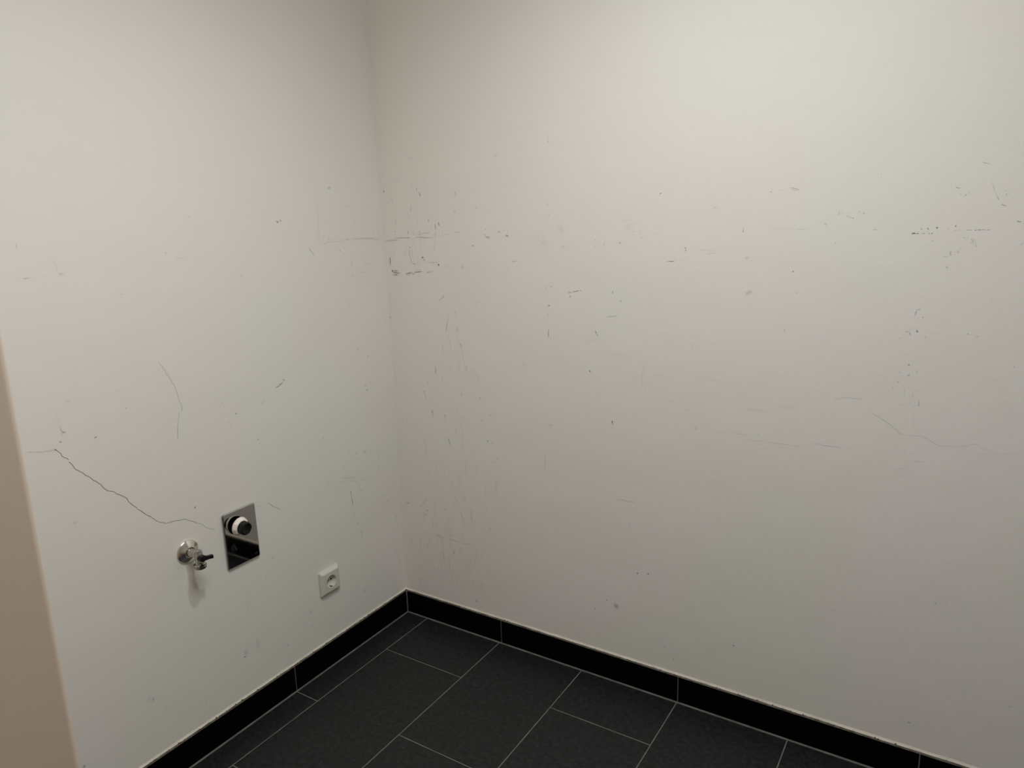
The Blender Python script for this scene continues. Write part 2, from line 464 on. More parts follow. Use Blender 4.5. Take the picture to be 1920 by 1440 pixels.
MARKS_LEFT = [('s',1.23,0.35,-1128,929,-1098,921,-1076,918),
('s',1.72,0.75,-1075,920,-1067,911,-1060,898,-1053,893,-1051,889),
('s',1.75,0.75,-1051,884,-1046,878,-1043,871,-1038,862,-1031,855,-1025,851),
('s',1.84,0.75,-1026,850,-1021,844,-1012,836,-1002,824,-991,813,-989,806,-983,798,-977,792,-966,787,-959,778,-946,768,-938,760,-936,751,-924,736,-917,725,-903,710,-887,695),
('s',1.73,0.6,-887,695,-876,680,-865,672,-854,665,-844,663,-835,664,-819,659,-807,658,-797,653,-773,636),
('s',1.54,0.4,-773,636,-758,625,-744,610,-723,597),
('s',1.36,0.3,-1056,965,-1056,957,-1048,948),
('s',1.57,0.2,-789,893,-791,876,-791,861),
('s',1.69,0.15,-1099,922,-1086,922,-1074,921),
('s',1.8,0.25,-590,614,-576,607,-562,606),
('s',2.15,0.5,-555,609,-543,603,-529,588,-516,580,-508,571),
('s',1.72,0.15,-508,571,-485,567,-458,568),
('s',1.54,0.3,-815,1061,-793,1017,-783,995,-777,967,-770,939),
('s',1.83,0.45,-770,939,-772,929),
('s',1.57,0.3,-780,926,-786,901,-793,863),
('s',1.29,0.12,-804,1050,-780,997),
('s',2.7,0.45,-314,1295,-306,1286,-295,1272),
('s',1.5,0.2,-316,1295,-305,1296),
('s',1.3,0.3,-1018,1317,-1011,1301,-1009,1286),
('s',1.53,0.3,-1009,1284,-1001,1284),
('s',1.48,0.35,-1078,1280,-1067,1281),
('s',1.06,0.2,-1111,1278,-1082,1281,-1060,1280,-1017,1283),
('s',1.75,0.3,-738,1295,-724,1296,-706,1299),
('s',1.13,0.13,-1064,1016,-1058,977,-1058,955),
('s',1.83,0.35,-1059,958,-1049,947),
('s',1.37,0.3,-1058,953,-1053,945),
('s',1.54,0.3,-646,874,-639,859,-632,847),
('s',1.78,0.25,-179,1129,-169,1103),
('s',1.74,0.2,-308,951,-302,932),
('s',2.24,0.9,-483,923,-465,926),
('s',2.24,0.9,-466,927,-453,934),
('s',2.4,0.9,-453,943,-447,935),
('s',1.49,0.6,-475,927,-459,932),
('s',1.75,0.5,-534,887,-530,895),
('s',1.76,0.4,-527,893,-522,894),
('s',1.61,0.15,-227,1315,-162,1314,-103,1315,-51,1311),
('s',1.51,0.5,-688,1394,-685,1390),
('s',1.25,0.4,-1080,1350,-1082,1339),
('s',1.51,0.12,-263,1402,-274,1304),
('s',1.23,0.1,-792,1297,-777,1268),
('s',2.49,0.25,-274,1301,-238,1309,-196,1308,-163,1312),
('s',2.94,0.3,-164,1311,-108,1312,-63,1312,-13,1308),
('s',2.27,0.2,-109,1310,-86,1310,-34,1308),
('s',2.29,0.2,-67,1321,-60,1311,-23,1299),
('s',2.64,0.28,-29,1347,-24,1331,-13,1309),
('s',1.99,0.2,-33,1310,-20,1299),
('s',1.82,0.15,-265,1417,-271,1359,-274,1301,-270,1292),
('s',2.04,0.2,-163,1414,-134,1407),
('s',2.07,0.2,-149,1342,-125,1336),
('s',1.59,0.15,-137,1378,-120,1354),
('s',2.24,0.4,-149,1248,-149,1237),
('s',1.76,0.25,-151,1237,-155,1218),
('s',1.94,0.35,-159,1201,-140,1200),
('s',1.93,0.2,-156,1207,-142,1206),
('s',2.63,0.3,-122,1214,-88,1206),
('s',2.31,0.25,-100,1233,-71,1233),
('s',1.96,0.2,-88,1232,-95,1223),
('s',2.67,0.35,-5,1268,-7,1286),
('s',2.24,0.45,-20,1057,-21,1044),
('s',1.75,0.15,-90,792,-91,756),
('s',1.79,0.14,-95,625,-99,589),
('s',1.78,0.3,-337,739,-340,719),
('s',1.76,0.22,-392,748,-388,725,-379,689,-374,654,-376,626),
('s',1.8,0.18,-339,690,-329,674,-326,652,-330,619),
('s',1.8,0.2,-349,619,-352,596,-356,572),
('s',1.81,0.18,-349,619,-335,614),
('s',2.37,0.22,-282,580,-266,577,-243,568),
('s',2.77,0.25,-270,588,-230,576,-210,571,-195,567),
('s',2.59,0.22,-234,567,-214,560,-198,546),
('s',2.3,0.25,-190,557,-173,549,-157,546,-153,556),
('s',2.28,0.28,-203,552,-190,532,-181,504),
('s',1.78,0.15,-181,504,-171,475),
('s',2.42,0.8,-229,532,-230,519),
('s',2.95,0.55,-230,519,-227,498,-225,474),
('s',2.45,0.35,-225,474,-224,456,-222,432),
('s',1.89,0.25,-248,550,-250,524),
('s',1.91,0.25,-235,489,-235,476),
('s',1.91,0.15,-255,474,-251,455),
('s',2.04,0.5,-220,661,-221,653),
('s',2.46,0.25,-38,395,-30,373,-28,355),
('s',2.84,0.3,-30,373,-27,358),
('s',2.48,0.35,-23,348,-23,321),
('s',1.8,0.15,-91,629,-94,583,-107,536),
('s',2.1,0.25,-171,650,-151,634),
('s',2.02,0.2,-254,677,-257,656),
('s',1.97,0.3,-196,387,-196,373),
('s',1.96,0.2,-380,593,-372,575),
('s',1.84,0.15,-333,601,-301,570),
('s',2.51,0.4,-196,383,-197,361),
('s',2.09,0.3,-49,309,-51,296),
('s',2.33,0.25,-51,290,-40,245,-24,197,-17,134),
('s',2.57,0.45,-205,179,-205,165),
('s',1.63,0.25,-958,254,-960,238),
('s',2.36,0.15,-449,218,-433,217),
('s',2.39,0.35,-205,179,-206,166),
('s',2.02,0.2,-206,182,-206,166),
('s',2.02,0.12,-288,581,-295,560,-293,539),
('s',1.96,0.09,-378,584,-378,564,-379,544),
('s',2.18,0.16,-297,587,-293,579,-298,574),
('s',2.05,0.06,-236,593,-237,581,-234,566),
('s',2.05,0.11,-258,558,-258,544,-261,531),
('s',2.03,0.1,-251,640,-252,619,-251,600),
('s',2.32,0.16,-315,643,-313,617,-316,594),
('s',1.66,0.1,-319,584,-321,569,-318,553),
('s',2.23,0.14,-258,524,-257,505,-260,484),
('s',2.52,0.14,-286,582,-289,574,-288,563),
('s',2.23,0.07,-232,588,-232,564,-230,536),
('s',2.07,0.1,-210,592,-214,575,-218,557),
('s',1.54,0.13,-269,530,-268,510,-273,492),
('s',2.2,0.09,-274,565,-281,547,-281,524),
('s',1.84,0.07,-288,643,-283,624,-287,610),
('s',1.68,0.11,-286,603,-286,577,-291,552),
('b',4.3,0.3,-1051.3,951.8,2.3),
('b',4.6,0.2,-986.6,921.4,2.4),
('b',3.2,0.75,-770.7,675.6,3),
('b',2.2,0.3,-836.6,536.8,2.2),
('b',2.9,0.25,-794.3,515.2,2.8),
('b',5.4,0.12,-1060.1,746.7,4.7),
('b',2.1,0.2,-1060.4,932.3,2.3),
('b',5.3,0.12,-581.9,398.3,6.2),
('b',4.5,0.15,-553,443.7,6.2),
('b',1.6,0.2,-661.7,678.5,1.7),
('b',8.5,0.2,-217.2,1462.6,4.5),
('b',4.6,0.5,-418.3,1372.8,3.5),
('b',3.7,0.35,-407.3,1375.9,3.5),
('b',2.9,0.5,-193.8,1280.8,2.3),
('b',3,0.4,-233.1,1315.8,2.1),
('b',3.2,0.35,-160.4,1311.1,2.2),
('b',3.6,0.45,-113.6,945,2.5),
('b',3.6,0.45,-132.5,854.3,2.6),
('b',4.1,0.65,-128,838.8,2.9),
('b',3.2,0.4,-90.5,742.3,2.3),
('b',7.2,0.16,-153.6,640.3,4.5),
('b',3.4,0.3,-323.7,731,2.6),
('b',4.2,0.3,-66.2,437.2,4.4),
('b',3.3,0.3,-191,565.3,2.4),
('b',3.8,0.3,-90.1,466,2.7),
('b',3.3,0.3,-211.4,414.2,2.8),
('b',3.4,0.3,-948.7,237,5.5),
('b',13,0.07,-950.3,240.2,9.5),
('b',5,0.5,-680.1,201.9,2.8),
('b',8.4,0.18,-675,212.5,7.7),
('b',6.2,0.1,-634.3,218.7,21.8),
('b',2.5,0.3,-532.2,155.6,3.9),
('b',6.1,0.12,-436.6,215.5,5),
('b',6.1,0.12,-436,167.2,4.1),
('b',2.1,0.3,-921.4,193.2,1.9),
('b',2.1,0.25,-813.4,139.5,2.9),
('b',10.1,0.045,-651.9,347.9,33.4),
('b',4.7,0.15,-217.2,1463.4,4.8),
('b',2.2,0.35,-759.6,1311.1,1.7),
('b',3.3,0.45,-417.9,1370.5,2.3),
('b',2.8,0.3,-407.9,1374.8,2.1),
('b',3.3,0.6,-618.1,883.5,2.4),
('b',3,0.5,-558,795.2,2.2),
('b',2.2,0.45,-909.7,970.3,2.1),
('b',3,0.2,-923.1,1013.1,1.7),
('b',6,0.16,-554.6,1239.4,2.7),
('b',4.1,0.3,-987.5,921.5,2.4),
('b',3.1,0.2,-655.7,922.1,2.8),
('b',3.3,0.25,-192.2,1280.8,2.3),
('b',5.4,0.2,-1003.6,1282.6,2.6),
('b',1.4,0.35,-1075.4,1280,1.3),
('b',4.3,0.12,-1031.9,1015.3,3.9),
('b',3.7,0.2,-1061.2,932.3,3.2),
('b',2.6,0.45,-1073.5,918.2,2.3),
('b',3.7,0.12,-880.5,1227.4,3.1),
('b',3.5,0.25,-153.1,976.7,3.3),
('b',3.8,0.45,-1127.8,178.1,3.8),
('k',1.4,0.16,-236.6,537.3,0.8),
('k',1.5,0.46,-178.1,518.7,1.3),
('k',1.7,0.48,-286.8,617.4,1.9),
('k',1.3,0.41,-216.6,640.5,1.1),
('k',1.4,0.45,-253.3,562.8,1.5),
('k',2.1,0.49,-202,583.2,1.5),
('k',1.6,0.26,-177,579.8,1.5),
('k',2.4,0.48,-196.2,646.9,2.3),
('k',1.5,0.34,-231.6,537.9,0.9),
('k',1.3,0.52,-248.4,584.3,1),
('k',2,0.54,-191.9,627.6,1.6),
('k',2.2,0.38,-309.2,674.8,1.4),
('k',2,0.19,-66.3,1233.2,1.5),
('k',2,0.24,-33.1,1234.2,1.6),
('k',2.3,0.44,-58.3,1265.7,1.7),
('k',1.6,0.51,0.9,1246.6,0.8),
('k',1.8,0.44,-16.8,1306.1,0.9),
('k',1.5,0.37,-34.9,1307.1,1.1),
('k',2.3,0.52,-46.2,1323,2.1),
('k',2.3,0.34,-89.3,1223.6,1.9),
('k',2.3,0.29,-109.2,1253.6,2.1),
('k',1,0.52,-441,876.3,1.2),
('k',0.7,0.31,-839.7,949.7,0.6),
('k',1.7,0.19,-620.4,721.1,2.2),
('k',0.8,0.46,-511.7,1155.4,0.5),
('k',1.3,0.31,-582.7,1244.2,1.7),
('k',1.2,0.51,-851.8,908.7,0.8),
('k',0.9,0.2,-848.2,915.8,1.2),
('k',1.1,0.19,-797.8,1171.7,0.8),
('k',0.6,0.38,-861.7,1026.4,0.7),
('k',1,0.3,-715.1,824.7,1.1),
('k',1,0.21,-1018.1,989.9,1.3),
('k',1.1,0.3,-710.6,1057.1,1.1)]
MARKS_RIGHT = [('s',1.89,0.14,22,1464,44,1474,92,1493,118,1505),
('s',2.21,0.3,133,1470,134,1455),
('s',2.52,0.8,150,1458,151,1446),
('s',2.83,0.85,160,1444,165,1431),
('s',2.17,0.3,182,1479,187,1467),
('s',1.98,0.65,297,1442,297,1427),
('s',1.68,0.35,290,1444,290,1433),
('s',1.79,0.25,232,1586,244,1594),
('s',1.86,0.3,120,1557,121,1551),
('s',2.01,0.3,133,1558,131,1538),
('s',2.01,0.3,139,1552,140,1541),
('s',2.4,0.3,127,1406,123,1386),
('s',1.97,0.25,60,1373,59,1349),
('s',1.93,0.2,146,1369,146,1355),
('s',2.84,0.9,229,1355,229,1343),
('s',2.53,0.85,214,1350,216,1341,216,1331),
('s',1.76,0.2,216,1331,212,1285,208,1270),
('s',2.28,0.5,107,1329,107,1318),
('s',3.99,0.4,6,1299,27,1300,41,1302,78,1302),
('s',4.26,0.45,45,1309,78,1309,99,1309,123,1309),
('s',4.2,0.4,130,1309,143,1310,161,1310,178,1308,210,1308),
('s',3.54,0.25,133,1317,164,1320,179,1323),
('s',4.16,0.4,164,1323,179,1322,188,1323,195,1328),
('s',2.55,0.18,196,1315,213,1317,221,1317),
('s',2.53,0.2,238,1332,241,1321,244,1313,243,1304),
('s',3.12,0.3,283,1322,297,1323,309,1325),
('s',2.51,0.18,249,1317,272,1318),
('s',2.31,0.25,100,1292,96,1272,88,1249),
('s',2.49,0.4,111,1280,108,1270,108,1258,111,1244,114,1235,115,1230,128,1229,128,1223,123,1218),
('s',2.15,0.25,121,1280,118,1258,122,1246,125,1237,131,1236),
('s',1.96,0.2,131,1300,130,1287,134,1268),
('s',1.98,0.2,139,1256,140,1237,138,1222),
('s',1.82,0.18,146,1236,145,1220),
('s',1.81,0.18,152,1237,152,1227),
('s',2.16,0.22,108,1235,108,1220),
('s',1.91,0.22,216,1330,215,1313),
('s',2.25,0.3,210,1290,208,1280,206,1270),
('s',3.04,0.95,27,1250,27,1237,25,1221),
('s',2.28,0.35,170,1232,192,1233,224,1234),
('s',1.96,0.2,199,1238,199,1221),
('s',4.69,0.5,86,1196,101,1199,115,1201),
('s',3.15,0.75,121,1202,135,1203,155,1205),
('s',2.64,0.3,127,1211,153,1209),
('s',3.93,0.35,177,1203,190,1206,203,1207),
('s',3.35,0.3,89,1192,107,1194),
('s',2.57,0.2,241,1224,260,1226),
('s',2.24,0.15,240,1218,270,1216),
('s',2.3,0.2,164,1239,163,1231),
('s',1.97,0.2,60,1371,59,1346),
('s',1.92,0.2,147,1369,147,1357),
('s',2.41,0.25,126,1406,123,1385),
('s',1.96,0.25,107,1331,108,1318),
('s',1.78,0.15,128,1344,126,1333),
('s',1.89,0.3,662,1152,709,1163),
('s',2.49,0.6,664,1154,674,1156),
('s',2.48,0.65,680,1158,687,1158),
('s',2.48,0.65,689,1158,697,1161),
('s',2.32,0.5,700,1161,705,1162),
('s',1.99,0.6,798,1164,798,1154),
('s',1.7,0.3,794,1156,798,1158),
('s',1.95,0.3,594,1173,593,1159),
('s',1.72,0.25,772,1091,813,1096),
('s',2.58,1,925,1408,929,1410),
('s',1.62,0.3,1055,1368,1072,1370),
('s',1.5,0.2,1057,1373,1070,1371),
('s',2.65,0.5,944,1241,968,1242),
('s',1.67,0.25,1027,1270,1057,1270),
('s',1.54,0.25,1044,1261,1070,1261),
('s',1.74,0.4,1133,1324,1133,1311),
('s',1.74,0.3,824,1345,848,1346),
('s',1.35,0.15,848,1346,857,1339,857,1326,848,1311,830,1309,824,1319,824,1336),
('s',1.46,0.12,927,1308,929,1288),
('s',1.46,0.12,906,1315,922,1305),
('s',2.41,0.35,485,1237,503,1239),
('s',1.5,0.3,611,1570,611,1554),
('s',1.76,0.5,1233,1409,1244,1407,1256,1401),
('s',1.52,0.4,1236,1406,1249,1401),
('s',1.77,0.2,1208,1403,1221,1405),
('s',1.85,0.35,1597,1443,1601,1440,1611,1437),
('s',2.11,0.45,1555,1395,1565,1392),
('s',1.35,0.3,1616,1404,1623,1385,1629,1375),
('s',1.66,0.4,1628,1376,1632,1365),
('s',2.28,0.4,1635,1358,1646,1355),
('s',2.07,0.6,1665,1325,1673,1323),
('s',1.85,0.4,1641,1384,1644,1388),
('s',1.38,0.35,1369,1338,1353,1344),
('s',1.5,0.6,1340,1353,1341,1346),
('s',1.38,0.3,1336,1347,1343,1346),
('s',2.44,1,1484,1302,1487,1304,1492,1303),
('s',1.66,0.9,1492,1303,1498,1303),
('s',1.55,0.8,1501,1303,1503,1303),
('s',1.54,0.8,1504,1303,1509,1303),
('s',1.54,0.7,1514,1303,1518,1303),
('s',1.86,0.8,1520,1303,1523,1303),
('s',1.98,0.85,1500,1311,1503,1313),
('s',1.94,0.9,1562,1315,1563,1319),
('s',1.18,0.3,1557,1309,1571,1309),
('s',1.28,0.5,1582,1309,1592,1309),
('s',2.03,0.9,1596,1308,1599,1309),
('s',1.49,0.9,1600,1309,1608,1309),
('s',1.48,0.85,1609,1309,1613,1309),
('s',1.37,0.7,1615,1309,1623,1309),
('s',1.53,0.45,1557,1266,1559,1256),
('s',1.52,0.4,1569,1264,1574,1267),
('s',1.3,0.35,1573,1270,1577,1274),
('s',1.76,0.3,1544,1256,1554,1254),
('s',1.65,0.35,1521,1288,1525,1288),
('s',1.67,0.35,1675,1278,1680,1283),
('s',1.73,0.35,1506,1143,1503,1127),
('s',1.72,0.35,1507,1141,1514,1145),
('s',1.18,0.14,1190,1317,1283,1315),
('s',1.54,0.22,1249,1316,1283,1315),
('s',1.75,0.3,1496,1093,1499,1086),
('s',1.61,0.3,886,974,886,956,881,940,881,919,891,902,894,884),
('s',1.43,0.22,944,876,968,875,995,862,1034,855),
('s',1.42,0.12,1034,855,1064,814),
('s',1.38,0.25,1357,927,1380,934,1412,933),
('s',1.25,0.16,1414,914,1435,903),
('s',1.36,0.3,1435,903,1461,889,1479,877,1496,862),
('s',1.23,0.2,1496,862,1509,861,1537,863),
('s',1.33,0.28,1537,863,1555,854,1568,846),
('s',1.18,0.2,1568,846,1605,848,1637,859,1653,851,1674,843),
('s',1.14,0.18,1674,843,1723,852),
('s',2.21,0.18,1117,815,1170,812),
('s',2.46,0.22,1148,802,1207,802),
('s',2.41,0.3,1207,802,1270,802),
('s',1.73,0.2,1270,802,1295,802),
('s',2.35,0.33,1314,814,1349,812,1383,812),
('s',1.53,0.15,1383,812,1424,820),
('s',1.69,0.15,1058,816,1098,810,1115,800),
('s',1.84,0.3,1524,804,1548,803),
('s',1.62,0.15,1482,778,1526,785),
('s',1.75,0.2,1492,766,1519,764),
('s',1.47,0.12,1448,815,1540,819),
('s',1.49,0.2,1504,829,1506,819),
('s',2.76,0.5,794,805,798,791),
('s',1.72,0.2,779,1093,814,1097),
('s',1.73,0.35,1507,1142,1503,1130),
('s',1.42,0.25,1515,1012,1517,999),
('s',1.75,0.35,1496,1093,1498,1086),
('s',1.56,0.5,1525,941,1527,929),
('s',1.45,0.22,1496,969,1497,949),
('s',1.46,0.22,1473,972,1473,962),
('s',1.44,0.2,1512,961,1513,945),
('s',1.46,0.12,1515,920,1519,880),
('s',1.66,0.12,1018,1042,1016,1008),
('s',1.61,0.14,765,995,817,993,862,987),
('s',1.57,0.12,906,940,943,946),
('s',1.49,0.12,1002,948,1138,941),
('s',1.7,0.25,1491,929,1497,931),
('s',1.42,0.12,1099,756,1377,829),
('s',2.64,0.4,212,1114,234,1129),
('s',2.31,0.4,273,1090,276,1073),
('s',2.33,0.25,252,1078,246,1057,239,1036),
('s',2.52,0.45,243,1049,239,1032,235,1019),
('s',2.03,0.25,235,1019,247,995,252,974,250,944),
('s',2.23,0.35,218,982,221,951,236,948),
('s',1.71,0.15,236,948,240,931),
('s',2.5,0.5,279,1036,280,1022),
('s',2.01,0.2,269,1025,280,997,292,973),
('s',2.85,0.55,289,988,293,975),
('s',2.19,0.35,294,969,296,948,299,935),
('s',1.87,0.2,282,964,276,917,263,882),
('s',1.88,0.18,290,952,278,891),
('s',1.87,0.15,297,935,314,878),
('s',2.8,0.5,187,907,186,879),
('s',2.1,0.35,211,877,213,853),
('s',2.2,0.5,308,916,308,900),
('s',2.02,0.25,333,909,352,881,363,855),
('s',2.31,0.4,153,854,153,846),
('s',2.52,0.4,134,821,142,793),
('s',2.43,0.5,285,830,284,817),
('s',1.82,0.3,600,1096,599,1082),
('s',2.46,0.6,601,1050,600,1025),
('s',1.85,0.35,607,1024,608,1014),
('s',2.51,0.8,747,1053,749,1044),
('s',2.21,0.6,750,1044,754,1038),
('s',1.64,0.2,683,1038,712,1035),
('s',1.62,0.2,720,1023,752,1029),
('s',1.72,0.25,776,1092,813,1096),
('s',3.07,0.9,795,804,797,797),
('s',2.36,0.35,166,767,163,728),
('s',3.04,0.65,214,752,214,739),
('s',2.16,0.3,214,739,216,715),
('s',1.98,0.3,188,760,187,738),
('s',2.28,0.3,282,754,290,744),
('s',1.94,0.25,260,775,269,757),
('s',1.8,0.3,530,815,530,809),
('s',2.72,0.5,220,675,227,663,230,650),
('s',1.96,0.25,268,735,279,710,280,679,277,625),
('s',2.17,0.2,275,634,288,591,289,546),
('s',2.06,0.2,104,714,120,670,130,612,134,580),
('s',1.85,0.15,78,674,108,696),
('s',1.94,0.22,310,731,309,710),
('s',1.88,0.18,470,685,474,668),
('s',1.68,0.16,580,689,578,639,580,597),
('s',2.33,0.3,259,712,252,695),
('s',2.07,0.25,167,581,170,540),
('s',2.06,0.2,196,599,202,527),
('s',3.1,0.3,92,412,100,423,115,438,127,451),
('s',3.13,0.3,86,410,92,418),
('s',2.24,0.35,229,529,230,515),
('s',2.1,0.25,158,467,170,459),
('s',2.25,0.2,237,477,249,454,256,428),
('s',3.21,0.4,256,428,265,404,271,377),
('s',2.45,0.25,272,410,280,388),
('s',2.42,0.35,277,480,283,461),
('s',2.06,0.18,234,475,247,458),
('s',2.24,0.2,304,449,304,407),
('s',2.16,0.16,172,404,155,364,145,341,104,322,99,301),
('s',4.31,0.33,144,320,166,319,191,316),
('s',4.25,0.36,191,316,217,319,233,318,252,318),
('s',3.06,0.36,252,315,276,317,308,322),
('s',2.71,0.25,201,338,217,330),
('s',2.36,0.3,180,305,180,290),
('s',2.18,0.25,180,278,180,254,180,230),
('s',2.11,0.2,277,310,278,296),
('s',2.15,0.16,229,297,219,270,198,241),
('s',2.33,0.2,270,249,277,234,284,214),
('s',2.41,0.25,186,204,181,178),
('s',2.14,0.2,113,444,103,431),
('s',2.18,0.15,103,312,123,302,112,270),
('s',1.98,0.14,404,560,401,495),
('s',2.02,0.13,366,459,356,441),
('s',2.05,0.15,364,386,362,360),
('s',2.21,0.15,164,233,165,204),
('s',2.24,0.16,118,187,118,167),
('s',2.39,0.2,179,304,180,213),
('s',2.33,0.2,276,309,279,243,296,208),
('s',2.54,0.22,314,208,327,161),
('s',1.79,0.15,403,585,400,512),
('s',1.85,0.2,581,687,578,614),
('s',2.68,0.3,67,144,85,142),
('s',2.06,0.2,125,651,127,598),
('s',2.55,0.35,807,571,822,577,833,576,845,576,868,577),
('s',1.77,0.25,849,516,850,498),
('s',1.86,0.15,935,199,941,146),
('s',1.82,0.15,1010,131,1038,125),
('s',1.78,0.25,1061,609,1065,607),
('s',1.99,0.3,1564,152,1570,150,1591,141),
('s',1.66,0.2,1017,129,1040,126,1065,123),
('s',2.18,0.25,955,165,957,157),
('s',1.72,0.14,176,458,176,434,177,411),
('s',2,0.15,165,259,169,222,167,182),
('s',2.43,0.09,246,509,243,488,242,469),
('s',2.67,0.12,259,359,261,348,260,334),
('s',2.36,0.15,157,346,155,317,157,286),
('s',2.48,0.15,203,443,204,424,203,405),
('s',2.43,0.12,82,286,81,253,81,221),
('s',2.98,0.15,200,247,200,214,203,180),
('s',2.48,0.16,314,311,315,283,318,253),
('s',2.19,0.21,209,213,210,183,212,153),
('s',2.54,0.23,211,320,208,298,208,277),
('s',2.82,0.15,129,230,125,214,127,200),
('s',1.8,0.15,131,264,130,244,131,227),
('s',1.87,0.21,313,411,312,392,309,373),
('s',1.94,0.17,193,382,193,350,191,315),
('s',2.07,0.15,344,327,348,315,347,302),
('s',2.68,0.16,227,403,226,384,225,364),
('s',2.19,0.18,240,170,239,150,242,131),
('s',1.76,0.11,219,302,222,274,220,245),
('s',2.71,0.14,250,303,249,288,252,274),
('s',2.17,0.19,194,262,204,233,202,199),
('s',2.43,0.17,301,458,299,425,302,394),
('s',2.22,0.21,331,441,331,429,330,418),
('s',2.31,0.17,290,302,287,274,288,248),
('s',2.08,0.24,93,123,84,94,89,69),
('s',1.74,0.09,188,374,191,351,187,330),
('s',1.85,0.19,365,422,370,396,377,370),
('s',2.93,0.12,249,254,252,235,247,216),
('s',2.83,0.14,229,470,230,452,233,434),
('s',2.57,0.24,217,230,216,212,217,197),
('s',2.72,0.15,330,207,331,173,333,139),
('s',2.75,0.21,163,330,173,309,173,284),
('s',2.39,0.14,203,229,200,206,203,188),
('s',2.27,0.15,293,383,294,368,293,351),
('s',2.11,0.21,207,402,209,389,210,376),
('s',2.35,0.12,138,394,140,366,138,336),
('s',2.13,0.2,201,373,204,349,202,323),
('s',2.5,0.21,307,288,308,266,307,245),
('s',2.24,0.17,302,435,301,416,306,397),
('s',2.66,0.16,333,300,334,284,333,266),
('s',2.7,0.1,212,367,215,345,218,323),
('s',1.84,0.24,53,254,52,234,52,212),
('s',2.21,0.09,150,247,151,218,147,189),
('s',2.67,0.09,190,478,188,446,186,413),
('s',2.97,0.12,176,290,176,257,176,224),
('s',2.33,0.17,151,429,151,393,148,354),
('s',2.67,0.15,36,632,43,611,39,586),
('s',1.65,0.14,263,570,262,553,263,537),
('s',2.4,0.2,223,591,222,569,220,545),
('s',2.4,0.14,305,503,306,479,309,458),
('s',2.08,0.1,112,582,109,569,110,554),
('s',2.05,0.09,158,595,160,586,159,577),
('s',2.03,0.14,261,550,260,529,259,509),
('s',1.87,0.18,53,733,55,704,55,672),
('s',2.72,0.07,232,668,233,645,231,619),
('s',2.18,0.1,290,612,289,585,287,558),
('s',2.2,0.09,306,525,310,511,307,498),
('s',2.07,0.13,176,563,174,531,176,502),
('s',1.96,0.14,103,418,103,387,103,356),
('s',2.6,0.12,272,512,277,483,275,455),
('s',2.7,0.14,327,609,328,584,333,560),
('s',2.22,0.09,200,600,199,591,199,581),
('s',2.27,0.2,138,556,134,537,135,521),
('s',2.18,0.08,283,600,286,577,287,556),
('s',2.49,0.07,322,665,325,646,324,626),
('s',1.71,0.14,148,539,148,511,148,481),
('s',1.59,0.08,354,657,359,628,361,599),
('s',2.24,0.17,229,544,229,515,234,486),
('s',2.31,0.19,153,448,154,431,155,413),
('s',2.08,0.12,158,528,159,512,158,495),
('s',2.4,0.16,257,549,256,525,252,502),
('s',1.99,0.19,362,539,359,511,360,483),
('s',2.26,0.18,70,194,66,177,63,158),
('s',2.25,0.2,107,185,108,169,109,154),
('s',2,0.21,151,259,150,241,147,225),
('s',1.84,0.15,77,224,73,207,77,190),
('s',2.46,0.13,75,193,79,186,76,179),
('s',1.85,0.13,62,208,60,183,63,160),
('s',1.83,0.22,124,193,124,170,121,147),
('s',2.22,0.15,152,210,148,184,149,160),
('s',2.44,0.21,108,197,105,185,104,172),
('s',2.01,0.21,80,302,79,278,82,255),
('s',1.83,0.16,97,209,94,200,98,193),
('s',2.64,0.11,109,222,106,203,105,187),
('s',2.42,0.18,118,240,115,229,116,219),
('s',2.43,0.22,129,209,131,195,130,179),
('s',2.02,0.07,349,914,348,898,347,881),
('s',1.72,0.17,248,921,242,902,245,885),
('s',2.37,0.08,333,888,338,865,341,842),
('s',1.76,0.13,194,840,198,832,195,823),
('s',2.23,0.11,336,826,341,811,339,795),
('s',1.69,0.1,269,963,276,954,272,943),
('s',2.33,0.11,307,1004,311,995,310,983),
('s',2.19,0.14,327,914,332,896,329,876),
('s',1.53,0.07,320,894,321,880,322,867),
('s',1.86,0.12,370,860,372,836,369,811),
('s',2.37,0.08,296,942,293,933,295,925),
('s',2.08,0.08,321,810,318,788,319,766),
('s',1.46,0.19,168,1292,168,1287,167,1282),
('s',1.93,0.16,154,1331,158,1324,157,1316),
('s',2.23,0.09,194,1341,196,1330,195,1319),
('s',1.46,0.12,184,1282,185,1271,184,1258),
('s',1.93,0.18,152,1334,154,1327,151,1319),
('s',1.8,0.08,90,1332,90,1327,89,1320),
('s',1.77,0.15,114,1385,111,1372,112,1359),
('s',1.95,0.1,133,1331,134,1320,134,1310),
('s',2.11,0.14,127,1334,128,1325,128,1315),
('s',1.96,0.12,66,1376,64,1360,63,1344),
('s',1.61,0.19,98,1400,95,1385,93,1371),
('s',1.82,0.12,143,1212,142,1200,143,1187),
('s',2.14,0.09,119,1282,118,1269,117,1258),
('s',1.79,0.19,154,1305,155,1289,152,1272),
('s',1.68,0.14,42,1278,45,1259,39,1242),
('s',1.93,0.14,146,1357,147,1342,145,1328),
('s',2.83,0.18,160,183,159,171,158,160),
('s',2.82,0.2,174,192,171,180,175,169),
('s',2.87,0.1,120,140,124,123,118,106),
('s',2.91,0.22,291,237,289,229,291,224),
('s',1.96,0.12,282,187,284,179,281,169),
('s',2.08,0.18,68,135,69,117,68,98),
('s',2.3,0.23,353,239,350,227,352,214),
('s',2.21,0.12,200,175,199,155,202,136),
('s',1.79,0.12,219,194,221,184,218,172),
('s',2.74,0.22,294,197,293,180,292,160),
('s',2.59,0.22,227,180,229,167,232,154),
('s',1.8,0.17,208,193,205,176,201,160),
('s',1.82,0.2,142,184,139,175,140,168),
('s',2.17,0.22,240,215,237,204,239,195),
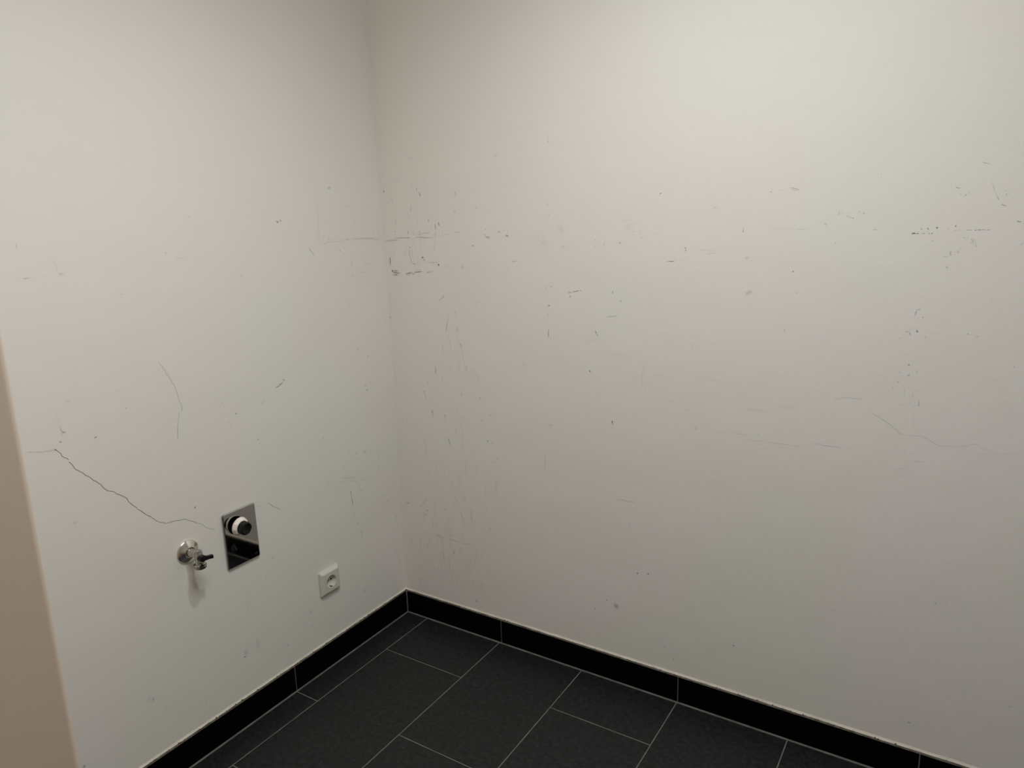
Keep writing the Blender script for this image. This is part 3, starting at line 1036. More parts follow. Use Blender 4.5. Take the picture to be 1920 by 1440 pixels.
('s',2.81,0.13,191,179,191,173,193,165),
('s',2.07,0.13,41,183,39,166,40,150),
('b',4.4,0.3,19.1,1452.9,4.9),
('b',5.4,0.15,50,1425.6,4),
('b',3.3,0.5,190.2,1359.9,2.5),
('b',4.1,0.8,220.5,1226,3.2),
('b',4.6,0.75,159.3,1248.2,3.6),
('b',2.7,0.45,165.3,1241.6,2.9),
('b',2.8,0.5,395.2,1313.4,2.3),
('b',4.4,0.35,445,1321.8,3),
('b',7.2,0.35,470.6,1310.6,3.6),
('b',11.2,0.3,404.7,1307.1,3),
('b',5.4,0.55,351.5,1283.5,2.2),
('b',5.3,0.15,441.7,1532.3,4.3),
('b',6.8,0.15,289.7,1381.7,3.1),
('b',5.6,0.12,368.5,1392.8,4.5),
('b',6.7,0.2,311,1220.3,4.4),
('b',3.3,0.4,231.9,1129.7,2.6),
('b',2.8,0.6,110.8,1279.7,2.1),
('b',4.9,0.8,33.8,1204.9,3.7),
('b',11.1,0.5,47.9,1206,2.5),
('b',15.6,0.5,49.6,1199,3),
('b',13.4,0.5,46.7,1192.7,2.7),
('b',7.8,0.35,42.8,1201.5,4.1),
('b',4.3,0.7,117.2,1197,2.2),
('b',5,0.4,177,1203.1,2.6),
('b',3.3,0.3,56,1328.6,2.5),
('b',2.5,0.45,612.7,1170,2.2),
('b',3.8,0.35,603.5,1116.6,2.4),
('b',4,0.25,820.8,1135.6,3.7),
('b',2.5,0.4,670.8,1143.5,2.2),
('b',2.5,0.4,1133.7,1312.7,1.9),
('b',2,0.5,994.7,1268.6,2),
('b',2.7,0.4,993.2,1274.5,2.1),
('b',8.8,0.18,1151.2,1168.2,6.4),
('b',5,0.14,1143.5,1250.5,5),
('b',16.9,0.07,591.4,1290.4,8.7),
('b',13.3,0.06,840.6,1329.3,10.8),
('b',13.1,0.06,646.3,1325.7,11.4),
('b',2.5,0.35,608.3,1363.6,1.7),
('b',2.5,0.3,605.2,1391.8,1.8),
('b',2.4,0.4,611,1555.9,1.9),
('b',4.5,0.2,818.4,1288.1,3.4),
('b',1.8,0.6,1249.8,1220.4,1.8),
('b',1.9,0.4,1192.9,1401,1.9),
('b',1.6,0.7,1513.4,1312.5,1.9),
('b',1.8,0.8,1529.6,1314.4,2.2),
('b',3.3,0.25,1313.6,1326.4,2.3),
('b',3.3,0.14,1336.2,1283.7,2.9),
('b',4.2,0.25,1413.1,1312.2,1.8),
('b',1.6,0.5,1574.7,1378.7,1.6),
('b',1.3,0.45,1565.7,1380.6,1.3),
('b',1.5,0.35,1580.3,1382.4,1.3),
('b',1.7,0.5,1389.9,1347.6,1.8),
('b',1.6,0.4,1380.2,1351.3,1.4),
('b',2.1,0.4,1368.8,1337.9,1.6),
('b',2.6,0.45,1510,1096.1,3),
('b',2.5,0.25,1553.5,1232.9,2.9),
('b',4.5,0.12,1640.5,1170.3,2.2),
('b',4,0.16,1261.6,1171.5,2.7),
('b',1.7,0.3,1236.8,1081.9,1.8),
('b',1.5,0.3,1447.9,1157.4,1.6),
('b',1.9,0.3,1603.2,1095,2.2),
('b',2.2,0.3,1491.7,1094.2,2.1),
('b',1.6,0.35,1518.6,1126.6,1.6),
('b',2,0.4,1510.6,1094.8,2.6),
('b',2,0.3,1489.7,1092.6,1.6),
('b',2.2,0.55,1500.2,1020.4,2.8),
('b',1.5,0.35,1483.5,1001.5,1.8),
('b',2,0.35,1501.9,997.1,1.9),
('b',1.9,0.3,1482.9,980.3,1.7),
('b',1.6,0.3,1526.2,1082.6,1.7),
('b',3,0.2,1620.1,1090.9,1.8),
('b',1.3,0.25,1409.6,1094.4,1.4),
('b',1.4,0.35,1237.7,1081.6,1.5),
('b',1.8,0.4,1189.2,818.1,1.6),
('b',5.6,0.12,1031.6,812.5,4.3),
('b',23,0.06,1172.3,879.8,8.1),
('b',31.5,0.05,1255.1,895.2,6.6),
('b',1.5,0.3,1420.7,820.1,1.5),
('b',2.3,0.25,1688.5,1031.9,1.8),
('b',2,0.3,820.4,1136.8,1.8),
('b',4.6,0.35,11.4,1054.5,3.5),
('b',3.1,0.5,603.4,1115.9,2.3),
('b',2.3,0.3,670.4,1144.3,2.1),
('b',3.3,0.5,728.6,938.4,3.6),
('b',3.4,0.6,376.3,685,2.4),
('b',3.4,0.3,392,681.2,2.4),
('b',6,0.2,357.9,749.7,3.8),
('b',5.1,0.2,390,770.8,2.6),
('b',4.8,0.2,399.1,617.2,3.5),
('b',3.4,0.25,410.7,633.8,3),
('b',5.2,0.2,353.7,818.3,5.1),
('b',4,0.25,163.8,752.9,7.2),
('b',3.1,0.5,135,818.8,2.5),
('b',5.5,0.13,513.4,940.6,4.2),
('b',5.3,0.16,600.8,765.1,3.9),
('b',5.8,0.12,353.5,1113,4.8),
('b',4.6,0.35,118.3,403.7,3.3),
('b',4.7,0.25,108.4,386,3.1),
('b',3.4,0.3,194,422.3,4.8),
('b',7.2,0.25,33.3,414,3.2),
('b',3.2,0.25,140.3,351.6,2.7),
('b',5.8,0.2,222.1,273.6,4.7),
('b',5.2,0.2,111.7,269.7,8),
('b',5.6,0.12,99,374.4,7.9),
('b',3.1,0.4,201.8,384.9,2.7),
('b',6.2,0.16,371.6,391.9,4.8),
('b',2.9,0.2,358.9,450.7,4.6),
('b',6.9,0.12,171.4,265.2,5.9),
('b',7.3,0.14,39,279.1,6.1),
('b',4.8,0.25,33.3,413.5,3.2),
('b',10.1,0.3,807.8,243.4,7.7),
('b',2.7,0.4,777.5,254.4,2.6),
('b',2.4,0.45,739.6,216.5,2.8),
('b',3.1,0.9,872.3,363.7,2.3),
('b',3.8,0.9,904.2,370.7,2),
('b',2.3,0.45,983.1,127.2,3.4),
('b',2.4,0.6,1147.9,223.3,2),
('b',2,0.45,956.8,159.3,2.2),
('b',2.3,0.3,834.9,396.6,2.3),
('b',4.8,0.15,549.4,148.8,3),
('b',6.5,0.3,305.4,119.9,4),
('b',1.8,0.6,1594.5,474,2.1),
('b',2,0.2,1616.2,476.1,2.1),
('b',2,0.6,1147.6,223.1,2.2),
('b',2.2,0.25,1671.6,278.4,2.7),
('b',3.8,0.16,1754.3,264.7,3.4),
('b',2.2,0.5,1566.1,150.8,2.8),
('k',0.8,0.49,1595.5,1286.7,1.2),
('k',0.5,0.43,1591.8,1285,0.6),
('k',0.6,0.2,1578.4,1282.2,0.7),
('k',0.9,0.47,1586,1294.2,1),
('k',0.5,0.41,1597.6,1287.9,0.7),
('k',0.5,0.37,1596.6,1290.3,0.8),
('k',0.5,0.54,1567.2,1292.7,0.7),
('k',0.7,0.16,1594,1301,0.6),
('k',0.5,0.18,1564.1,1291.8,0.5),
('k',0.9,0.46,1593.2,1283.8,1.1),
('k',0.4,0.16,1595.3,1291.5,0.7),
('k',0.6,0.51,1583.7,1288.4,0.9),
('k',0.8,0.49,1578.1,1294.1,1.1),
('k',0.9,0.26,1593.4,1283.5,0.9),
('k',0.9,0.33,1580.6,1293.7,0.9),
('k',0.8,0.22,1582.6,1300.8,0.8),
('k',0.7,0.26,1585.9,1283.1,0.7),
('k',0.5,0.19,1561.9,1296.3,0.9),
('k',0.6,0.32,1581,1293.3,0.9),
('k',0.5,0.31,1584.8,1294.7,0.4),
('k',0.5,0.29,1588.5,1281.7,0.8),
('k',0.5,0.33,1597.8,1283.7,0.7),
('k',0.6,0.37,1582.4,1287.7,0.6),
('k',0.6,0.35,1594.3,1292.8,0.9),
('k',0.9,0.21,1592.7,1292,1.6),
('k',0.7,0.16,1577.7,1295.3,0.8),
('k',0.4,0.15,1599.8,1278.5,0.6),
('k',0.8,0.44,1595.9,1284.4,0.6),
('k',0.9,0.29,1595,1288.7,0.9),
('k',0.5,0.46,1597,1284.6,0.5),
('k',0.9,0.44,1592.3,1289.9,1.5),
('k',0.6,0.51,1596.6,1281.9,0.7),
('k',0.6,0.48,1594,1288.6,0.6),
('k',0.6,0.41,1594.4,1273.1,0.6),
('k',0.5,0.22,1600.7,1273.4,0.4),
('k',0.8,0.5,1600.2,1280.9,1.3),
('k',0.6,0.34,1602.3,1276.8,1),
('k',0.9,0.31,1597.1,1279,1),
('k',0.9,0.4,1599.5,1284.4,0.9),
('k',0.9,0.53,1600.9,1276.7,1),
('k',0.6,0.51,1551.7,1256.3,0.7),
('k',0.5,0.48,1556.7,1263,0.6),
('k',0.7,0.32,1548.9,1269.7,1),
('k',0.9,0.32,1557,1263.7,1.1),
('k',0.8,0.4,1557.6,1264,1.3),
('k',0.5,0.3,1554.4,1261.3,0.6),
('k',0.9,0.52,1571.7,1264.4,1.5),
('k',0.7,0.18,1569.4,1262.8,0.7),
('k',0.7,0.42,1559.1,1263.7,0.8),
('k',0.5,0.17,1565.3,1258.2,0.6),
('k',1,0.21,1560.2,1269.3,0.9),
('k',1,0.51,1557.2,1262.1,1.1),
('k',0.7,0.32,1566.5,1263.5,1.2),
('k',0.9,0.32,1559.3,1264.8,1.4),
('k',0.6,0.39,1550.6,1261.8,0.7),
('k',0.9,0.32,1556.2,1261.2,1),
('k',0.8,0.47,1549.4,1311.3,0.8),
('k',0.5,0.49,1511.1,1307.6,0.7),
('k',0.7,0.31,1513.1,1308.3,0.9),
('k',0.9,0.15,1543.6,1307.7,0.9),
('k',0.5,0.29,1514.3,1307,0.6),
('k',0.5,0.27,1531.4,1304,0.6),
('k',0.8,0.24,1531.5,1308.8,1),
('k',0.7,0.32,1524,1305.5,0.6),
('k',0.5,0.44,1646.2,1385.8,0.7),
('k',0.5,0.25,1653.3,1371.3,0.8),
('k',0.7,0.2,1637.6,1382.5,0.9),
('k',0.5,0.53,1645.7,1378.8,0.7),
('k',0.5,0.26,1654,1388.8,0.9),
('k',0.6,0.29,1647.2,1378.9,0.9),
('k',0.8,0.41,1657.9,1371.6,0.8),
('k',0.7,0.52,1641.9,1377.3,1.2),
('k',0.7,0.24,1631.9,1383.8,0.9),
('k',0.8,0.55,1641.2,1373,0.7),
('k',0.8,0.35,1631.7,1385.6,1),
('k',0.4,0.37,1640.7,1381.6,0.6),
('k',0.9,0.25,1647,1378,1),
('k',0.7,0.46,1646.4,1389.8,1.3),
('k',0.9,0.17,1647.1,1383.2,1.2),
('k',0.6,0.2,1652.7,1385.7,1),
('k',0.5,0.28,1636.7,1389.1,0.6),
('k',0.8,0.55,1643.2,1376.6,1.3),
('k',0.6,0.54,1496.1,1097.4,0.7),
('k',0.7,0.23,1505,1094.9,1),
('k',0.8,0.26,1499.8,1083.5,1.3),
('k',0.9,0.45,1494.9,1089,0.9),
('k',1,0.2,1498.8,1075.9,0.9),
('k',0.8,0.2,1501.8,1090.6,1.2),
('k',1,0.33,1513.8,1104.1,1.4),
('k',1,0.17,1498.2,1103.2,1.2),
('k',0.8,0.54,1497.1,1096.3,1.2),
('k',0.9,0.45,1479,1078.9,1.4),
('k',1.4,0.35,787.5,1285.7,1.2),
('k',1.4,0.35,746.7,1280.2,1.8),
('k',1.3,0.32,775.7,1284.9,0.9),
('k',1.6,0.44,749.2,1296.1,1.1),
('k',1.4,0.45,756,1289.7,1.2),
('k',1.3,0.2,753,1288.7,0.8),
('k',1.3,0.52,772.3,1284.6,1.7),
('k',1.4,0.5,774.9,1290.7,1.2),
('k',0.7,0.5,772.9,1286.3,0.9),
('k',0.9,0.35,807.6,1290,0.8),
('k',0.9,0.22,763,1288.1,0.8),
('k',0.7,0.54,767.9,1291.5,0.5),
('k',1.3,0.32,746.3,1297.1,1.6),
('k',1.4,0.51,814,1281.6,1),
('k',1,0.2,782.3,1292.3,0.7),
('k',1.1,0.42,729.9,1293.9,1.5),
('k',1.5,0.18,654,1280.3,1.7),
('k',1.4,0.54,659.8,1275.5,1),
('k',1.2,0.46,653,1276.7,1.4),
('k',0.9,0.4,659.1,1283.3,1),
('k',1.3,0.27,666.5,1280.1,1.5),
('k',1.6,0.42,649.9,1280.8,1.6),
('k',0.8,0.5,685.2,1286.1,0.6),
('k',1.7,0.37,641.9,1275.7,1.4),
('k',0.6,0.2,1506,1088.6,0.6),
('k',0.7,0.33,1481.1,1124.8,0.6),
('k',0.7,0.31,1509.2,1049.3,1.1),
('k',0.5,0.54,1496.5,1102.2,0.7),
('k',0.7,0.24,1521.3,1076.4,0.9),
('k',0.8,0.37,1493.1,1044.3,0.8),
('k',0.7,0.45,1504.4,1032.4,1),
('k',0.8,0.27,1504.9,1080.4,0.9),
('k',0.6,0.5,1510,1043.5,0.7),
('k',0.6,0.45,1519,1027.7,0.7),
('k',0.7,0.43,1501.2,1022.4,1.2),
('k',0.6,0.16,1538.4,1011.8,0.6),
('k',0.5,0.17,1537.9,1086.4,0.7),
('k',0.5,0.32,1509.9,1094.6,0.8),
('k',0.8,0.46,1515.4,1089.9,0.9),
('k',0.6,0.51,1502.4,999,1),
('k',0.9,0.18,1512.9,951.5,0.9),
('k',1,0.37,1521.9,913.1,0.9),
('k',0.6,0.3,1510.1,935.3,0.7),
('k',0.9,0.39,1516.8,929.3,0.8),
('k',0.8,0.35,1510.8,948.8,1),
('k',0.7,0.19,1505.1,973.8,1.2),
('k',0.6,0.39,1502.5,968.3,0.9),
('k',0.6,0.51,1516.4,942.6,1),
('k',0.8,0.24,1520,963.1,1.2),
('k',0.6,0.16,1525,944.4,1.1),
('k',1,0.29,1508.6,962.5,1),
('k',1,0.27,1526.2,942.5,1.3),
('k',0.5,0.43,1498.9,934.7,0.6),
('k',0.6,0.25,1518,965.6,0.6),
('k',0.7,0.44,1418.6,1419.8,0.7),
('k',0.5,0.47,1418.8,1429.9,0.7),
('k',0.9,0.23,1418.4,1423,0.9),
('k',0.6,0.25,1415.6,1429.8,0.6),
('k',1.1,0.44,1418.6,1428,1.1),
('k',0.6,0.15,1416.7,1426.2,0.8),
('k',1,0.47,1411.2,1429.3,1.2),
('k',1,0.54,572.5,1302.9,1),
('k',1.2,0.46,572.8,1308.7,1.4),
('k',1.7,0.41,589.4,1310.1,2),
('k',1.1,0.34,543,1323.1,1),
('k',1.7,0.23,558.2,1291.3,1.4),
('k',0.8,0.38,552.6,1294.4,0.6),
('k',1.1,0.36,569.4,1298,1),
('k',1.4,0.43,875.3,1317.2,1.4),
('k',1.4,0.19,851,1321.8,1.9),
('k',0.7,0.37,869.2,1298.4,0.5),
('k',1,0.15,877.7,1298.2,1),
('k',1.5,0.45,857.6,1315.6,1.7),
('k',1.1,0.54,878.5,1300.1,1.5),
('k',1.3,0.27,930.7,1292.3,1.2),
('k',0.8,0.45,945.6,1295.8,0.9),
('k',1.2,0.23,902.4,1302.9,0.8),
('k',1.1,0.22,933.6,1295.3,1.3),
('k',0.9,0.28,953.1,1280.4,1.2),
('k',1.5,0.47,928.5,1316.4,1),
('k',1,0.47,1056.4,1267.3,0.9),
('k',0.7,0.44,1060.9,1266.6,0.8),
('k',0.7,0.26,1047.2,1266.4,0.9),
('k',0.9,0.34,1052.3,1265.2,0.8),
('k',1.1,0.21,1040.5,1271.4,1.3),
('k',1,0.43,1041,1268.1,1.2),
('k',1,0.36,1060.9,1269.7,1),
('k',1.1,0.36,1064.8,1266.7,1.3),
('k',1.3,0.19,418.9,1338.6,1.1),
('k',1,0.18,447.8,1322.8,0.8),
('k',0.9,0.18,461.5,1339,0.7),
('k',1.7,0.33,431.8,1339.5,1.7),
('k',0.9,0.26,419.1,1322.2,0.9),
('k',1.5,0.31,397,1331.6,1.7),
('k',1.7,0.48,396.9,1329.6,2.1),
('k',0.8,0.33,417.9,1336.2,0.9),
('k',1.3,0.21,443.6,1331.9,1.3),
('k',1.6,0.18,409.4,1332.9,1.6),
('k',1.1,0.27,462.6,1325.5,1.1),
('k',1.7,0.17,446.2,1339,1.1),
('k',1,0.48,422.5,1326,0.6),
('k',1.4,0.2,478.9,1334.1,1.1),
('k',0.8,0.44,1346,1347.6,0.7),
('k',1.1,0.16,1360.7,1347.9,1),
('k',0.5,0.46,1368.2,1348.3,0.8),
('k',0.8,0.39,1390,1349.4,1.2),
('k',0.9,0.17,1363.4,1341.6,1.3),
('k',0.8,0.43,1344.3,1348,0.9),
('k',1,0.32,1379.2,1346.7,1.2),
('k',1,0.38,117.7,1300.4,1.1),
('k',1,0.49,36.2,1314.2,0.7),
('k',1.8,0.46,153.7,1324.2,1.4),
('k',1.6,0.17,78.1,1324.6,1.3),
('k',1.4,0.27,100,1328.1,1.4),
('k',2.1,0.52,107.5,1307.8,1.9),
('k',1.6,0.53,112,1337.2,1.7),
('k',1.1,0.32,118.9,1304.1,0.9),
('k',1.4,0.46,127.2,1319.3,1.4),
('k',1.2,0.33,157.2,1305.8,1.4),
('k',1.8,0.34,179.6,1328.2,1.2),
('k',1.9,0.34,103.8,1283.8,1.1),
('k',0.8,0.34,1428.1,1224.2,1.1),
('k',0.8,0.15,1428,1240.5,0.9),
('k',0.6,0.28,1435.4,1227.4,0.7),
('k',1,0.48,1430.8,1235.3,1),
('k',0.6,0.35,1435.8,1222.6,0.8),
('k',0.6,0.23,1432.4,1229.7,1),
('k',1.1,0.21,1434,1228.5,1),
('k',0.7,0.25,1433.1,1233.9,0.9),
('k',1.9,0.49,155.8,296.7,1.2),
('k',2.3,0.18,177.2,289.2,2.4),
('k',1.1,0.3,210.9,344.8,0.8),
('k',2.2,0.46,238,254.6,2.7),
('k',1.9,0.18,153.4,317.1,1.3),
('k',1.6,0.17,248.4,183.4,1.1),
('k',2.2,0.45,129.3,268,2.5),
('k',2,0.21,230.8,181.2,2.2),
('k',2.2,0.29,267.9,242.4,2.2),
('k',2.4,0.19,203.4,261.8,2.1),
('k',1.4,0.35,75.3,193.7,1.7),
('k',1.9,0.53,99.2,228.4,2.2),
('k',1.4,0.52,186.6,158.5,1.8),
('k',1.3,0.19,159.7,307.5,1.4),
('k',1.9,0.28,249.7,326.2,2.5),
('k',2.2,0.5,289.6,256.2,2.5),
('k',1.9,0.4,131.7,192.6,1.8),
('k',1.5,0.16,97,324.9,0.9),
('k',1.2,0.18,232.5,318.9,1.2),
('k',2,0.47,259.1,291.2,1.7),
('k',2.3,0.29,246.1,289.2,2.9),
('k',1.4,0.29,219.7,228.5,1),
('k',2.3,0.25,147.5,327.5,1.8),
('k',1.3,0.24,232.9,363.2,1.5),
('k',2.2,0.16,169.1,263.9,2.6),
('k',1.4,0.35,99.8,167,1.4),
('k',1.2,0.44,25.6,1247.1,1.1),
('k',0.9,0.47,529,937.2,1.2),
('k',1.3,0.46,187.1,828.1,1.6),
('k',1,0.42,424.4,1017,1.2),
('k',1.4,0.2,539.4,992.9,1),
('k',1.1,0.39,346.2,775.3,1.3),
('k',1.1,0.37,457.1,947.1,0.9),
('k',1.7,0.22,416,981.1,1.6),
('k',1.4,0.39,495.5,909.1,1.5),
('k',1.5,0.36,724.2,878.4,1.3),
('k',1.1,0.38,560.3,1076.4,0.9),
('k',1.4,0.29,322.4,998.3,0.9),
('k',0.9,0.33,790.6,854.7,1),
('k',1.1,0.4,718.9,1024.6,1.2),
('k',1.1,0.45,709.3,759.4,1),
('k',0.6,0.47,1125.7,1302.7,0.8),
('k',0.8,0.23,1268.3,1003.6,1),
('k',1.2,0.27,1337.9,703.8,1),
('k',0.6,0.42,1275.8,981.9,0.9),
('k',0.7,0.23,1333.3,982.1,0.6),
('k',0.9,0.2,1229.4,1027.9,1.2),
('k',0.8,0.46,1186.2,853.9,1),
('k',0.8,0.2,1327.8,880.1,1.1),
('k',1,0.19,1292.8,1043.8,0.9),
('k',0.5,0.28,1679.5,1207.4,0.6),
('k',1,0.23,1128.9,1016.3,1.5),
('k',0.9,0.27,1164.6,1165.8,1.2),
('k',1,0.42,1308.9,1073.1,1.2),
('k',1.1,0.25,1372.4,1163.8,1.7),
('k',1.1,0.28,1068.2,999.6,1),
('k',0.6,0.55,1188.3,1154.6,0.9)]

CRACKS_LEFT = [0, 1, 2, 3, 4, 5, 6, 7, 12, 13, 14]
CRACKS_RIGHT = [116, 118, 119, 120, 121]

lift = [0]
def P_left(s, z):
    return (left_surface(s, z)+0.00035, s, z)
def P_right(s, z):
    return (s, -0.00035, z)
marks(wall_left, MARKS_LEFT, P_left, CRACKS_LEFT)
marks(wall_right, MARKS_RIGHT, P_right, CRACKS_RIGHT)

# ------------------------------------------------------------------ siphon cover plate (left wall)
def rounded_rect(w, h, r, n=6):
    pts = []
    for cx, cy, a0 in ((w/2-r, h/2-r, 0), (-w/2+r, h/2-r, 90), (-w/2+r, -h/2+r, 180), (w/2-r, -h/2+r, 270)):
        for i in range(n+1):
            t = math.radians(a0+90*i/n)
            pts.append((cx+r*math.cos(t), cy+r*math.sin(t)))
    return pts
def ring_loft(bm, loops, mats=None):
    """loops: list of (x, [(y,z)...]) with equal counts"""
    rows = [[bm.verts.new((x, p[0], p[1])) for p in pts] for x, pts in loops]
    n = len(rows[0])
    for k, (a, b) in enumerate(zip(rows, rows[1:])):
        for i in range(n):
            j = (i+1) % n
            fc = bm.faces.new((a[i], a[j], b[j], b[i]))
            if mats: fc.material_index = mats[k]
    return rows

PY, PZ = -0.6490, 0.5497
PW, PH = 0.1045, 0.1560
plate_thing = thing('siphon_cover_plate', (0.0, PY, PZ),
                    'polished steel siphon cover plate with white ring and black plug on the left wall', 'cover plate')
plate_thing.rotation_euler = (0, math.radians(-0.3), 0)
HY, HZ, HR = -0.0130, 0.0365, 0.0228
def circle_matching(pts, cy, cz, r):
    out = []
    for p in pts:
        t = math.atan2(p[1]-cz, p[0]-cy); out.append((cy+r*math.cos(t), cz+r*math.sin(t)))
    return out
def dense(pts, n=96):
    # resample a closed loop evenly
    L = [0]
    for a, b in zip(pts, pts[1:]+pts[:1]): L.append(L[-1]+math.hypot(b[0]-a[0], b[1]-a[1]))
    out = []; k = 0
    for i in range(n):
        d = L[-1]*i/n
        while L[k+1] < d: k += 1
        a, b = pts[k], pts[(k+1) % len(pts)]; t = (d-L[k])/((L[k+1]-L[k]) or 1)
        out.append((a[0]+(b[0]-a[0])*t, a[1]+(b[1]-a[1])*t))
    return out
outer = dense(rounded_rect(PW, PH, 0.005))
mid = [(p[0]*(1-0.0015*2/PW), p[1]*(1-0.0015*2/PH)) for p in outer]
inner = [(p[0]*(1-0.0032*2/PW), p[1]*(1-0.0032*2/PH)) for p in outer]
hole = circle_matching(inner, HY, HZ, HR)
bm = bmesh.new()
back = [(p[0]*0.985, p[1]*0.99) for p in outer]
ring_loft(bm, [(0.0026, back), (0.0028, outer), (0.0052, outer), (0.0064, mid), (0.0067, inner), (0.0067, hole), (0.0052, hole)],
          [1, 1, 1, 1, 0, 1])
plate = from_bm('front_plate', bm, [M_STEEL, M_STEEL_EDGE], plate_thing, smooth=True, angle=25)
for p in plate.data.polygons:
    if p.material_index == 0: p.use_smooth = False
bm = bmesh.new()
b2_ = dense(rounded_rect(PW-0.004, PH-0.004, 0.004))
rows = ring_loft(bm, [(0.0, b2_), (0.0026, b2_)]); bm.faces.new(rows[0]); bm.faces.new(rows[1])
from_bm('mounting_frame', bm, M_DARKMETAL, plate_thing)
bm = bmesh.new()
lathe(bm, [(0.0026, 0.0285), (0.0048, 0.0285), (0.0048, 0.0232), (0.0036, 0.0229)], 40, 'x', (0, HY, HZ))
from_bm('cavity_shade_disc', bm, M_VOID, plate_thing, smooth=True)  # black disc puts the uncut cavity's darkness into colour
# hose spigot: black tube, white lobed union nut, black plug; it droops a little
tilt = Matrix.Rotation(math.radians(8), 4, 'Y')
sp = bpy.data.objects.new('hose_spigot', None); scene.collection.objects.link(sp)
sp.parent = plate_thing; sp.location = (0.003, HY+0.0022, HZ-0.0005); sp.rotation_euler = (0, math.radians(7), math.radians(4)); sp.empty_display_size = 0.02
bm = bmesh.new(); lathe(bm, [(0.0, 0.015), (0.022, 0.015)], 32)
from_bm('pipe', bm, M_VOID, sp, smooth=True)
bm = bmesh.new(); lathe(bm, [(0.0070, 0.0150), (0.0072, 0.0238), (0.0098, 0.0240), (0.0100, 0.0155)], 48)
from_bm('nut_reflection_mask', bm, M_VOID, sp, smooth=True, angle=40)  # added black disc so the plate does not mirror the white nut
bm = bmesh.new()
n = 72
def nut_r(t, base, amp): return base*(1+amp*max(0.0, math.cos(10*t))**2)
prof = [(0.0080, 0.0232, 0.0), (0.0088, 0.0248, 0.0), (0.0110, 0.0254, 0.0), (0.0118, 0.0248, 0.0), (0.0122, 0.0232, 0.03),
        (0.0175, 0.0225, 0.055), (0.0205, 0.0205, 0.05), (0.0212, 0.0180, 0.0), (0.0195, 0.0165, 0.0), (0.010, 0.0160, 0.0), (0.0075, 0.0160, 0)]
rings = []
for h, r, am in prof:
    rings.append([bm.verts.new((h+0.0025, nut_r(2*math.pi*i/n, r, am)*math.cos(2*math.pi*i/n), nut_r(2*math.pi*i/n, r, am)*math.sin(2*math.pi*i/n))) for i in range(n)])
for a, b in zip(rings, rings[1:]+rings[:1]):
    for i in range(n):
        j = (i+1) % n; bm.faces.new((a[i], a[j], b[j], b[i]))
o = from_bm('union_nut', bm, M_WHITE, sp, smooth=True, angle=50); o['label'] = 'white plastic union nut with ribbed rim'
bm = bmesh.new()
prof = [(0.018, 0.0150), (0.024, 0.0160), (0.0255, 0.0172), (0.037, 0.0176), (0.0395, 0.0168), (0.0400, 0.0140), (0.0388, 0.0125), (0.0385, 0.002)]
lathe(bm, prof, 48, 'x', (0, 0, 0), lobes=6, lobe_amp=0.018)
o = from_bm('plug', bm, M_BLACK, sp, smooth=True, angle=40); o['label'] = 'black ribbed end plug'
# small oval emblem stamped near the lower right corner
bm = bmesh.new()
for (rr, r2, x1) in ((1.0, 0.72, 0.00695),):
    A_ = [bm.verts.new((x1, 0.0385+0.0045*rr*math.cos(t*math.pi/12), -0.0655+0.0026*rr*math.sin(t*math.pi/12))) for t in range(24)]
    B_ = [bm.verts.new((x1, 0.0385+0.0045*r2*math.cos(t*math.pi/12), -0.0655+0.0026*r2*math.sin(t*math.pi/12))) for t in range(24)]
    for i in range(24): bm.faces.new((A_[i], A_[(i+1) % 24], B_[(i+1) % 24], B_[i]))
for k in (-1, 1):
    add_box(bm, (0.0067, 0.0385+k*0.0013-0.0006, -0.0668), (0.00695, 0.0385+k*0.0013+0.0006, -0.0642))
from_bm('oval_emblem', bm, M_EMBLEM, plate_thing)
# smeared water film on the lower left of the plate
bm = bmesh.new(); la = bm.verts.layers.float.new('cover')
Pp = lambda s, z: (0.0069, s, z)
strip(bm, la, [(-0.0385, -0.030), (-0.034, -0.016), (-0.028, -0.012), (-0.0245, -0.022), (-0.0235, -0.034)], 0.0026, 0.07, Pp)
strip(bm, la, [(-0.026, -0.018), (-0.0215, -0.028), (-0.0225, -0.036)], 0.0024, 0.09, Pp)
strip(bm, la, [(-0.036, -0.025), (-0.030, -0.024)], 0.0022, 0.04, Pp)
patch(bm, la, -0.030, -0.024, 0.009, 0.012, 0.03, Pp, random.Random(2))
from_bm('water_film', bm, M_RESIDUE, plate_thing)

# ------------------------------------------------------------------ stop valve
TY, TZ = -0.8070, 0.5712
tap = thing('stop_valve', (0.0, TY, TZ), 'chrome appliance stop valve with black lever and round flange on the left wall', 'valve')
bm = bmesh.new()
prof = [(0.0, 0.0300), (0.0014, 0.0304), (0.0030, 0.0300), (0.0044, 0.0282), (0.0090, 0.0215), (0.0126, 0.0152), (0.0134, 0.0135),
        (0.0130, 0.0120), (0.0100, 0.0112)]
lathe(bm, prof, 64, 'x')
from_bm('wall_flange', bm, M_SATIN, tap, smooth=True, angle=60)
bm = bmesh.new(); lathe(bm, [(0.0090, 0.0118), (0.0128, 0.0121), (0.0132, 0.0108)], 40, 'x')
from_bm('limescale_ring', bm, M_LIP, tap, smooth=True)
body = None
bm = bmesh.new()
lathe(bm, [(0.006, 0.0104), (0.024, 0.0104), (0.0255, 0.0092), (0.046, 0.0092)], 36, 'x')
lathe(bm, [(-0.024, 0.0102), (-0.012, 0.0102), (-0.0105, 0.0095), (0.006, 0.0095), (0.0075, 0.0085), (0.0125, 0.0080), (0.0140, 0.0062)], 36, 'z', (0.046, 0, 0))
body = from_bm('valve_body', bm, M_CHROME, tap, smooth=True, angle=40)
bm = bmesh.new()
